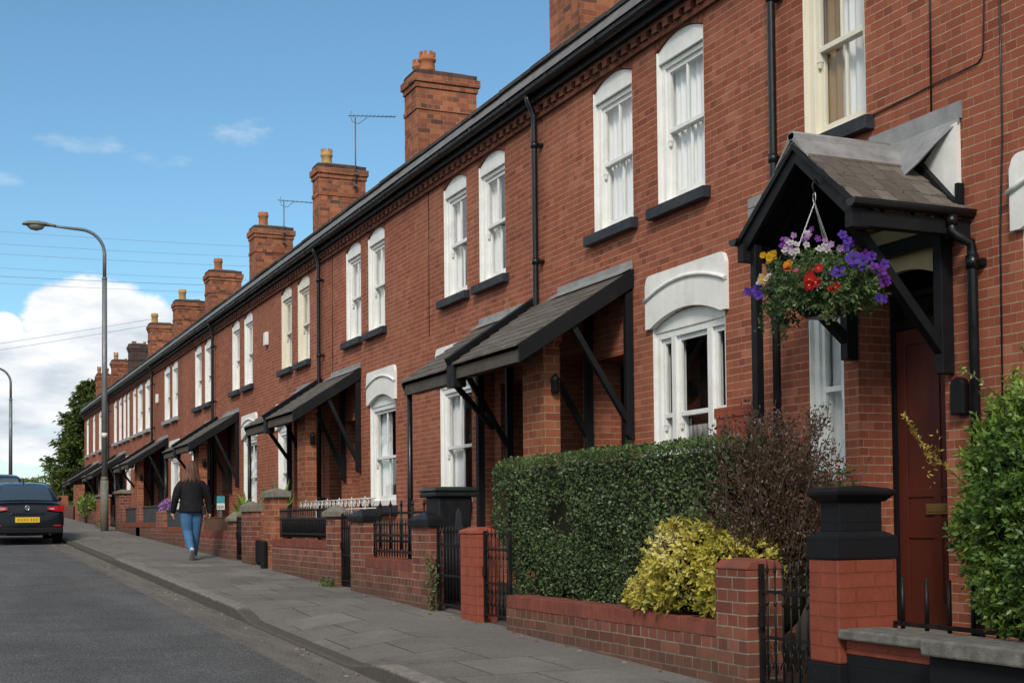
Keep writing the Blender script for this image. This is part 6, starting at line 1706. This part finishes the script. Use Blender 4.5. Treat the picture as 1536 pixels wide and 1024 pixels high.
def car(name, label, cx, yr, kind, paint, plate=True):
    zb = g(yr + 2) - .125
    root = thing(name, label, 'car', (cx, yr, zb), 'cars parked along the kerb')
    W = .82 if kind == 'saloon' else .88; Ht = 1.42 if kind == 'saloon' else 1.66; L = 4.7 if kind == 'saloon' else 4.4
    T = lambda p: (cx + p[0], yr + p[1], g(yr + p[1]) - .125 + p[2])
    class Q(MB):
        raw_x = W / .88
        def build(s, *a, **k): s.v = [T((p[0] * (1 if a[0] in ('body', 'cabin') else s.raw_x), p[1], p[2])) for p in s.v]; return MB.build(s, *a, **k)
    deck = .98 if kind == 'saloon' else 1.02
    b = Q(); st = []
    if kind == 'saloon':
        S = ((0.0, .80, .34, .62), (.05, .85, .27, .84), (.13, .865, .22, .955), (.30, .875, .20, .99), (.75, .88, .19, .985), (1.3, .885, .19, .955), (2.4, .885, .19, .94), (3.3, .88, .19, .92), (4.1, .86, .2, .82), (4.5, .80, .24, .66), (4.66, .66, .32, .55))
    else:
        S = ((0.0, .78, .34, .80), (.06, .85, .27, 1.0), (.2, .88, .22, 1.05), (.8, .89, .2, 1.05), (2.2, .89, .2, 1.03), (3.2, .88, .2, 1.0), (3.8, .86, .22, .90), (4.2, .80, .26, .72), (4.36, .66, .34, .6))
    for (y, w, zl, zt) in S:
        w *= W / .88; h = zt - zl
        st.append((y, [(0, zl), (w * .80, zl), (w * .95, zl + h * .10), (w, zl + h * .36), (w * .995, zl + h * .62), (w * .955, zl + h * .86), (w * .87, zt - .012), (w * .55, zt + .006), (0, zt + .012)]))
    loft_half(b, st); body = b.build('body', M[paint], root)
    sb = body.modifiers.new('subdivision', 'SUBSURF'); sb.levels = sb.render_levels = 2
    c = Q(); st = []                                                # cabin
    if kind == 'saloon': S = ((.52, .70, .99), (.80, .685, 1.13), (1.12, .655, 1.30), (1.50, .62, 1.395), (2.0, .615, 1.42), (2.6, .625, 1.40), (3.0, .66, 1.27), (3.5, .72, .98))
    else: S = ((.10, .75, 1.06), (.20, .72, 1.30), (.34, .68, 1.55), (.7, .66, 1.64), (1.6, .66, 1.66), (2.3, .66, 1.62), (2.8, .70, 1.36), (3.3, .76, 1.03))
    zw = .93 if kind == 'saloon' else 1.0
    for (y, w, zt) in S:
        w *= W / .88; f = max(0.0, (zt - zw) / (Ht - zw)); wb = .80 * W / .88
        st.append((y, [(0, zw - .04), (wb, zw - .02), (wb - (wb - w) * .55 * f, zw + (zt - zw) * .5), (wb - (wb - w) * f, zt - .045), (w * .86 if f > .2 else w, zt - .012), (w * .5, zt + .004), (0, zt + .008)]))
    loft_half(c, st); cab = c.build('cabin', M[paint], root); sb = cab.modifiers.new('subdivision', 'SUBSURF'); sb.levels = sb.render_levels = 2
    # glass: rear screen, side windows, windscreen
    def screen(pl, w0, w1, n=8, nm='rear_window', bow=.03, mat='glass_car'):
        q = Q(); (y0, z0), (y1, z1) = pl; rows = 6; gridp = []
        for i in range(rows + 1):
            t = i / rows; y, z, w = y0 + (y1 - y0) * t, z0 + (z1 - z0) * t + .022 * math.sin(PI * t), w0 + (w1 - w0) * t
            gridp.append([(w * (2 * k / n - 1), y + bow * (2 * k / n - 1) ** 2 * (1 if nm == 'rear_window' else -1), z + .012 * (1 - (2 * k / n - 1) ** 2)) for k in range(n + 1)])
        for i in range(rows):
            for k in range(n): q.face([gridp[i][k], gridp[i][k + 1], gridp[i + 1][k + 1], gridp[i + 1][k]], smooth=True)
        return q.build(nm, M[mat], root, recalc=False)
    if kind == 'saloon': screen(((.505, 1.005), (1.165, 1.335)), .635, .53)
    else: screen(((.075, 1.10), (.285, 1.53)), .65, .58)
    q = Q()
    for s in (-1, 1):
        if kind == 'saloon': P = [(.8, .98), (1.0, 1.12), (1.5, 1.33), (2.4, 1.34), (3.25, 1.0)]
        else: P = [(.5, 1.06), (.6, 1.5), (1.6, 1.57), (2.3, 1.54), (3.0, 1.08)]
        pts = [(s * (.812 - (z - .95) * .34), y, z) for (y, z) in P]; q.face(pts)
    q.build('side_windows', M['glass_car'], root, recalc=False)
    # interior hints
    q = Q()
    for x in (-.38, .38): q.box(x - .22, x + .22, 1.65, 1.8, .7, 1.12); q.box(x - .13, x + .13, 1.68, 1.76, 1.12, 1.28)
    q.build('seats', M['seat'], root, bevel=.03)
    # rear bumper trim, lights, plate, mirrors
    q = Q(); q.rings([[(-.83, .02, .26), (.83, .02, .26), (.83, .02, .40), (-.83, .02, .40)], [(-.80, -.015, .28), (.80, -.015, .28), (.80, -.02, .39), (-.80, -.02, .39)]], smooth=False); q.build('bumper_trim', M['trim'], root, bevel=.01)
    for s in (-1, 1):
        q = Q(); zc = .83 if kind == 'saloon' else .95
        P = [(.845, .10), (.855, .03), (.70, .002), (.46, -.012)]
        up = [(s * x, y - .004, zc + (.062 if k < 3 else .03)) for k, (x, y) in enumerate(P)]; dn = [(s * x, y - .010, zc - (.068 if k < 3 else .035)) for k, (x, y) in enumerate(P)]
        for k in range(3): q.face([up[k], up[k + 1], dn[k + 1], dn[k]]); q.face([(p[0], p[1] + .05, p[2]) for p in (up[k], up[k + 1])] + [up[k + 1], up[k]])
        tl = q.build('rear_light', M['rear_red'], root, recalc=False)
        q = Q(); q.box(s * .50, s * .62, -.017, -.010, zc - .022, zc + .004); q.build('reversing_lens', M['clear'], tl, bevel=.004)
        q = Q(); q.box(s * .60, s * .78, -.012, .02, .43, .455); q.build('reflector', M['rear_red'], root)
        q = Q(); q.rings([ell_y(s * .99, 2.98, 1.0, .085, .055), ell_y(s * .99, 3.06, 1.0, .09, .06), ell_y(s * .98, 3.12, 1.0, .05, .035)]); q.box(s * .86, s * .94, 3.0, 3.05, .95, .98); q.build('mirror', M[paint], root)
        for (yw, ) in ((.95,), (3.72,)):
            q = Q(); q.tube([(s * .66, yw, .325), (s * .88, yw, .325)], .325, 24); wh = q.build('wheel', M['tyre'], root, bevel=.03)
            q = Q(); q.tube([(s * .875, yw, .325), (s * .885, yw, .325)], .22, 20); q.build('rim', M['alloy'], wh)
    if plate:
        q = Q(); q.box(-.28, .28, -.030, -.018, .515, .635)
        for k in range(7):                                          # worn marks, too blurred to read
            x = -.22 + k * .065 + (.03 if k > 3 else 0); q.box(x, x + .035, -.033, -.0305, .55, .60, 1)
        q.build('number_plate', [M['plate'], M['plate_mark']], root)
        q = Q(); q.tube([(.055 * math.cos(t * PI / 12), -.012, .845 + .055 * math.sin(t * PI / 12)) for t in range(25)], .006, 6)
        for a, bb in (((-.028, .885), (-.006, .85)), ((.028, .885), (.006, .85)), ((-.048, .862), (-.022, .803)), ((-.022, .803), (0, .842)), ((0, .842), (.022, .803)), ((.022, .803), (.048, .862))):
            q.bar((a[0], -.013, a[1]), (bb[0], -.013, bb[1]), .008, .008, up=(0, 1, 0))
        q.build('badge', M['chrome'], root)
        q = Q(); q.prism([(-.40, .69), (.40, .69), (.36, .735), (-.36, .735)], 'y', -.008, .03); q.build('boot_crease', M[paint], root, bevel=.008)
        q = Q(); q.box(-.62, .62, .10, .16, .985, 1.0); q.build('boot_lip', M[paint], root, bevel=.008)
    q = Q(); q.prism([(1.25, Ht - .04), (1.42, Ht - .02), (1.27, Ht + .075)] if kind == 'saloon' else [(.5, Ht - .04), (.65, Ht - .03), (.52, Ht + .05)], 'x', -.012, .012); q.build('fin_aerial', M['trim'], root)
    q = Q()
    for s in (-1, 1): q.tube([(s * .52, .03, .24), (s * .52, -.02, .24)], .03, 10)
    q.build('exhaust_tips', M['trim'], root)
    return root
def ell_y(x, y, z, rx, rz, n=12): return [(x + rx * math.cos(2 * PI * k / n), y, z + rz * math.sin(2 * PI * k / n)) for k in range(n)]
M['glass_car'] = None
t = NT('car_window_glass'); t.principled((.045, .062, .075), rough=.06, spec=.7, coat=.3); M['glass_car'] = t.mat
M['plate_mark'] = plain_mat('worn_plate_marks', (.35, .22, .02), .6, .2, .2, 20)
car('parked_car', 'black saloon car parked by the kerb with yellow rear number plate', 2.11, 32.0, 'saloon', 'car_black')
car('parked_car', 'dark blue tall car parked in front of the black saloon', 1.85, 40.5, 'suv', 'car_blue')

# ------------------------------------------------------------------ sign, wires, aerials
sg = thing('sale_board', 'teal and white board on a post in the garden beside the woman', 'sign', (4.98, 24.6, g(24.6)))
MB().box(4.90, 5.04, 24.59, 24.61, .36, .49).build('teal_panel', plain_mat('teal_board', (.05, .30, .33), .5, .3, .1, 6), sg)
MB().box(4.90, 5.04, 24.592, 24.608, .24, .358).build('white_panel', M['white'], sg)
q = MB()
for k in range(4): q.box(4.91 + k * .031, 4.922 + k * .031, 24.587, 24.591, .26, .32)
q.build('panel_marks', M['panel_grey'], sg)
MB().box(4.95, 4.99, 24.612, 24.65, g(24.6) - .03, .46).build('sign_post', M['galv'], sg)
for k, (z0, z1, lab) in enumerate(((10.55, 10.57, 'topmost of the six level overhead wires'), (10.03, 10.16, 'second from the top of the level overhead wires'), (9.65, 9.76, 'third from the top of the level overhead wires'), (9.16, 9.18, 'fourth from the top of the level overhead wires'), (8.75, 8.96, 'thicker fifth wire just over the white cloud'), (8.52, 8.63, 'lowest of the level overhead wires'))):
    s = 80 / 50; wire(lab, (-12, 80 - k * .3, z0 * s - .1), (26, 80 - k * .3, z1 * s + .1), .35, .013 if k == 4 else .009)
wire('upper of the two slanting wires rising to the chimneys', (-9, 50, 4.3), (7.6, 50.1, 7.52), .15, .007)
wire('lower of the two slanting wires rising to the chimneys', (-9, 49.6, 4.0), (7.55, 49.8, 7.26), .15, .007)
def aerial(label, x, y, zb, zt, L, tilt, n):
    root = thing('tv_aerial', label, 'aerial', (x, y, zb), 'rooftop television aerials')
    MB().tube([(x, y, zb), (x, y, zt)], .014, 6).build('mast', M['aerial'], root)
    a = Vector((x - .16, y, zt + .02)); e = Vector((x + L, y - .05, zt + .02 + tilt)); m = MB(); m.tube([a, e], .010, 5)
    for k in range(n):
        p = a.lerp(e, .12 + .86 * k / (n - 1)); m.tube([p - Vector((0, .11, 0)), p + Vector((0, .11, 0))], .004, 4); m.tube([p - Vector((0, 0, .015)), p + Vector((0, 0, .03))], .004, 4)
    m.build('boom', M['aerial'], root, recalc=False)
    m = MB(); p = a.lerp(e, .12)
    m.tube([p + Vector((-.05, 0, .09)), p + Vector((-.08, 0, 0)), p + Vector((-.03, 0, -.13)), p + Vector((.10, 0, -.16)), p + Vector((.30, 0, .0))], .007, 5); m.build('reflector', M['aerial'], root)
    MB().box(x - .03, x + .03, y - .03, y + .06, zb + .05, zb + .09).box(x - .03, x + .03, y - .03, y + .06, zb + .3, zb + .34).build('bracket', M['aerial'], root)
aerial('tv aerial with long boom on the chimney third from the right', 8.28, 26.85, 7.0, 8.52, .88, .08, 11)
aerial('thin tv aerial on the chimney fourth from the right', 8.22, 32.75, 6.95, 8.05, .95, .0, 9)
# ------------------------------------------------------------------ houses across the road, mirrored in the lower windows
M['brick_far'] = brick_mat('brick_opposite', BR, (.4, .28, .19), seed=7.7)
OPP = ('gabled brick house across the road, nearest of those mirrored in the wide ground window', 'second brick house across the road with three dark windows mirrored in the panes', 'third brick house across the road mirrored in the panes of the second porch', 'fourth brick house across the road with a lower roof than its neighbours', 'last brick house across the road beyond the far lamp post')
for k, lab in enumerate(OPP):
    y0 = 25 + k * 9.4; y1 = y0 + 8.6; zb = g(y0) - .3; h = 5.6 - .25 * (k % 2)
    R = thing('opposite_house', lab, 'house', (-11, y0, zb), 'houses across the road')
    m = MB(); m.box(-19, -10.5, y0, y1, zb, zb + h); m.build('wall', M['brick_far'], R)
    m = MB(); m.prism([(y0 - .2, zb + h + .01), (y1 + .2, zb + h + .01), ((y0 + y1) / 2, zb + h + 3.0)], 'x', -19.2, -10.2); m.build('roof', M['slate'], R)
    m = MB(); m.bar((-10.15, y0 - .3, zb + h - .1), (-10.15, (y0 + y1) / 2, zb + h + 3.05), .08, .25); m.bar((-10.15, y1 + .3, zb + h - .1), (-10.15, (y0 + y1) / 2, zb + h + 3.05), .08, .25); m.build('bargeboard', M['plaster'], R)
    for (yy, zz) in ((y0 + 1.6, .9), (y0 + 5.6, .9), (y0 + 1.8, 3.4), (y0 + 5.6, 3.4)):
        m = MB(); m.box(-10.52, -10.44, yy, yy + 1.3, zb + zz, zb + zz + 1.5); wn = m.build('window', M['white'], R)
        m = MB(); m.box(-10.438, -10.43, yy + .1, yy + 1.2, zb + zz + .1, zb + zz + 1.4); m.build('pane', M['glass_car'], wn)
# ------------------------------------------------------------------ camera
RT = Vector((0.91536515, -0.40250063, -0.00999434)); UPV = Vector((-0.00420242, -0.03437284, 0.99940024)); FWD = Vector((0.40260276, 0.91477415, 0.03315518))
cam = bpy.data.cameras.new('Camera'); co = bpy.data.objects.new('Camera', cam); COL.objects.link(co)
m = Matrix((RT, UPV, -FWD)).transposed().to_4x4(); co.matrix_world = m
cam.sensor_width = 36; cam.lens = 36 * 2000 / 1536; cam.shift_y = 0.13076; cam.clip_start = .1; cam.clip_end = 3000
sc.camera = co
# ------------------------------------------------------------------ light
SUN_DIR = Vector((-0.58, -0.88, 0.80)).normalized()                 # towards the sun
ld = bpy.data.lights.new('Sun', 'SUN'); ld.energy = SUN_E; ld.angle = math.radians(SUN_A); ld.color = (1.0, .93, .83)
lo = bpy.data.objects.new('Sun', ld); COL.objects.link(lo); lo.rotation_euler = SUN_DIR.to_track_quat('Z', 'Y').to_euler(); lo.location = (0, 0, 30)
w = bpy.data.worlds.new('World'); sc.world = w; w.use_nodes = True; nt = w.node_tree; nt.nodes.clear()
class WN(NT):
    def __init__(s): s.t = nt
S = WN()
out = nt.nodes.new('ShaderNodeOutputWorld'); bgd = nt.nodes.new('ShaderNodeBackground'); nt.links.new(bgd.outputs[0], out.inputs[0])
sky = S.n('TexSky', sky_type='NISHITA'); sky.sun_disc = False
sky.sun_elevation = math.asin(SUN_DIR.z); sky.sun_rotation = math.atan2(SUN_DIR.x, SUN_DIR.y)
sky.air_density = 1.0; sky.dust_density = .5; sky.ozone_density = 2.0; sky.altitude = 50
tc = S.n('TexCoord').outputs['Generated']
sx = S.n('SeparateXYZ'); nt.links.new(tc, sx.inputs[0])
az = S.math('ARCTAN2', sx.outputs[0], sx.outputs[1]); el = S.math('ARCSINE', sx.outputs[2])
n1 = S.noise(S.mapping(tc, scale=(1, 1, 1.5)), 7.0, 7, .58); n2 = S.noise(S.mapping(tc, scale=(1, 1, 2.2)), 22.0, 6, .6)
def blob(a, e, ra, re, k=1.0):
    p = S.math('DIVIDE', S.math('SUBTRACT', az, a), ra); q = S.math('DIVIDE', S.math('SUBTRACT', el, e), re)
    return S.math('MULTIPLY', S.math('SUBTRACT', 1.0, S.math('ADD', S.math('MULTIPLY', p, p), S.math('MULTIPLY', q, q))), k)
# blobs of cloud as (azimuth, elevation, width, height) on the sky dome, edges broken by noise
def vmax(a, b): return S.math('MAXIMUM', a, b)
base = None
for q in ((.105, .142, .050, .036), (.075, .112, .050, .030), (.142, .132, .034, .034), (.050, .135, .016, .016), (.118, .085, .060, .03), (.03, .085, .08, .030), (.085, .052, .05, .012), (.06, .028, .06, .008), (-.4, .16, .35, .07), (-1.3, .25, .5, .12), (-2.4, .3, .6, .16), (2.6, .3, .6, .16), (1.5, .28, .5, .12), (-.58, .38, .55, .36), (-.55, .34, .4, .25), (-1.7, .75, 1.0, .55), (-2.9, .8, .9, .5), (2.9, .9, .7, .45)):  # wide last ones lie out of view, added as fill and for pane reflections
    b = blob(*q); base = b if base is None else vmax(base, b)
fld = S.math('ADD', base, S.math('MULTIPLY', S.math('SUBTRACT', n2, .5), 1.15))
fld = S.math('ADD', fld, S.math('MULTIPLY', S.math('SUBTRACT', n1, .5), .9))
mask = S.ramp(fld, [(0.02, 0.0), (0.34, 1.0)], 'EASE')
# thin wisps
wis = None
for q in ((.215, .282, .026, .011, .75), (.105, .266, .036, .010, .8), (.155, .258, .028, .008, .8), (.05, .240, .03, .009, .7), (.20, .155, .05, .010), (.5, .5, .4, .1), (-.5, .6, .6, .12), (-1.5, .7, .7, .2)):
    b = blob(*q); wis = b if wis is None else vmax(wis, b)
wf = S.math('ADD', wis, S.math('MULTIPLY', S.math('SUBTRACT', n2, .5), 3.2))
wf = S.math('ADD', wf, S.math('MULTIPLY', S.math('SUBTRACT', n1, .5), 1.6))
wmask = S.math('MULTIPLY', S.ramp(wf, [(0.15, 0.0), (1.5, 1.0)], 'EASE'), .27)
# low bank of grey-white cloud over the horizon
n3 = S.noise(S.mapping(tc, scale=(1, 1, 7.0)), 5.0, 6, .6)
bank = S.math('MULTIPLY', S.ramp(el, [(-.02, .9), (.07, .85), (.105, 0.0)]), S.ramp(n3, [(0.40, 0.12), (0.56, 1.0)]))
allm = S.math('MAXIMUM', vmax(mask, wmask), bank)
shade = S.noise(S.mapping(tc, scale=(1, 1, 3.0), loc=(.3, .1, .02)), 9.0, 5, .6)
ccol = S.ramp(shade, [(0.33, (.48, .56, .65)), (0.48, (.74, .79, .84)), (0.62, (1.0, 1.0, 1.0))])
vm = S.n('VectorMath', operation='SCALE'); nt.links.new(ccol, vm.inputs[0]); vm.inputs['Scale'].default_value = CLOUD
tint = S.mix(1.0, sky.outputs[0], SKY_TINT, 'MULTIPLY')
final = S.mix(allm, tint, vm.outputs[0])
nt.links.new(final, bgd.inputs[0]); bgd.inputs[1].default_value = SKY_S
# ------------------------------------------------------------------ render settings
sc.view_settings.view_transform = 'Standard'; sc.view_settings.look = 'None'; sc.view_settings.exposure = EXPO; sc.view_settings.gamma = 1
sc.render.engine = 'CYCLES'; sc.cycles.use_denoising = True; sc.cycles.max_bounces = 6; sc.cycles.transparent_max_bounces = 10
sc.cycles.sample_clamp_indirect = 6; sc.cycles.caustics_reflective = False; sc.cycles.caustics_refractive = False
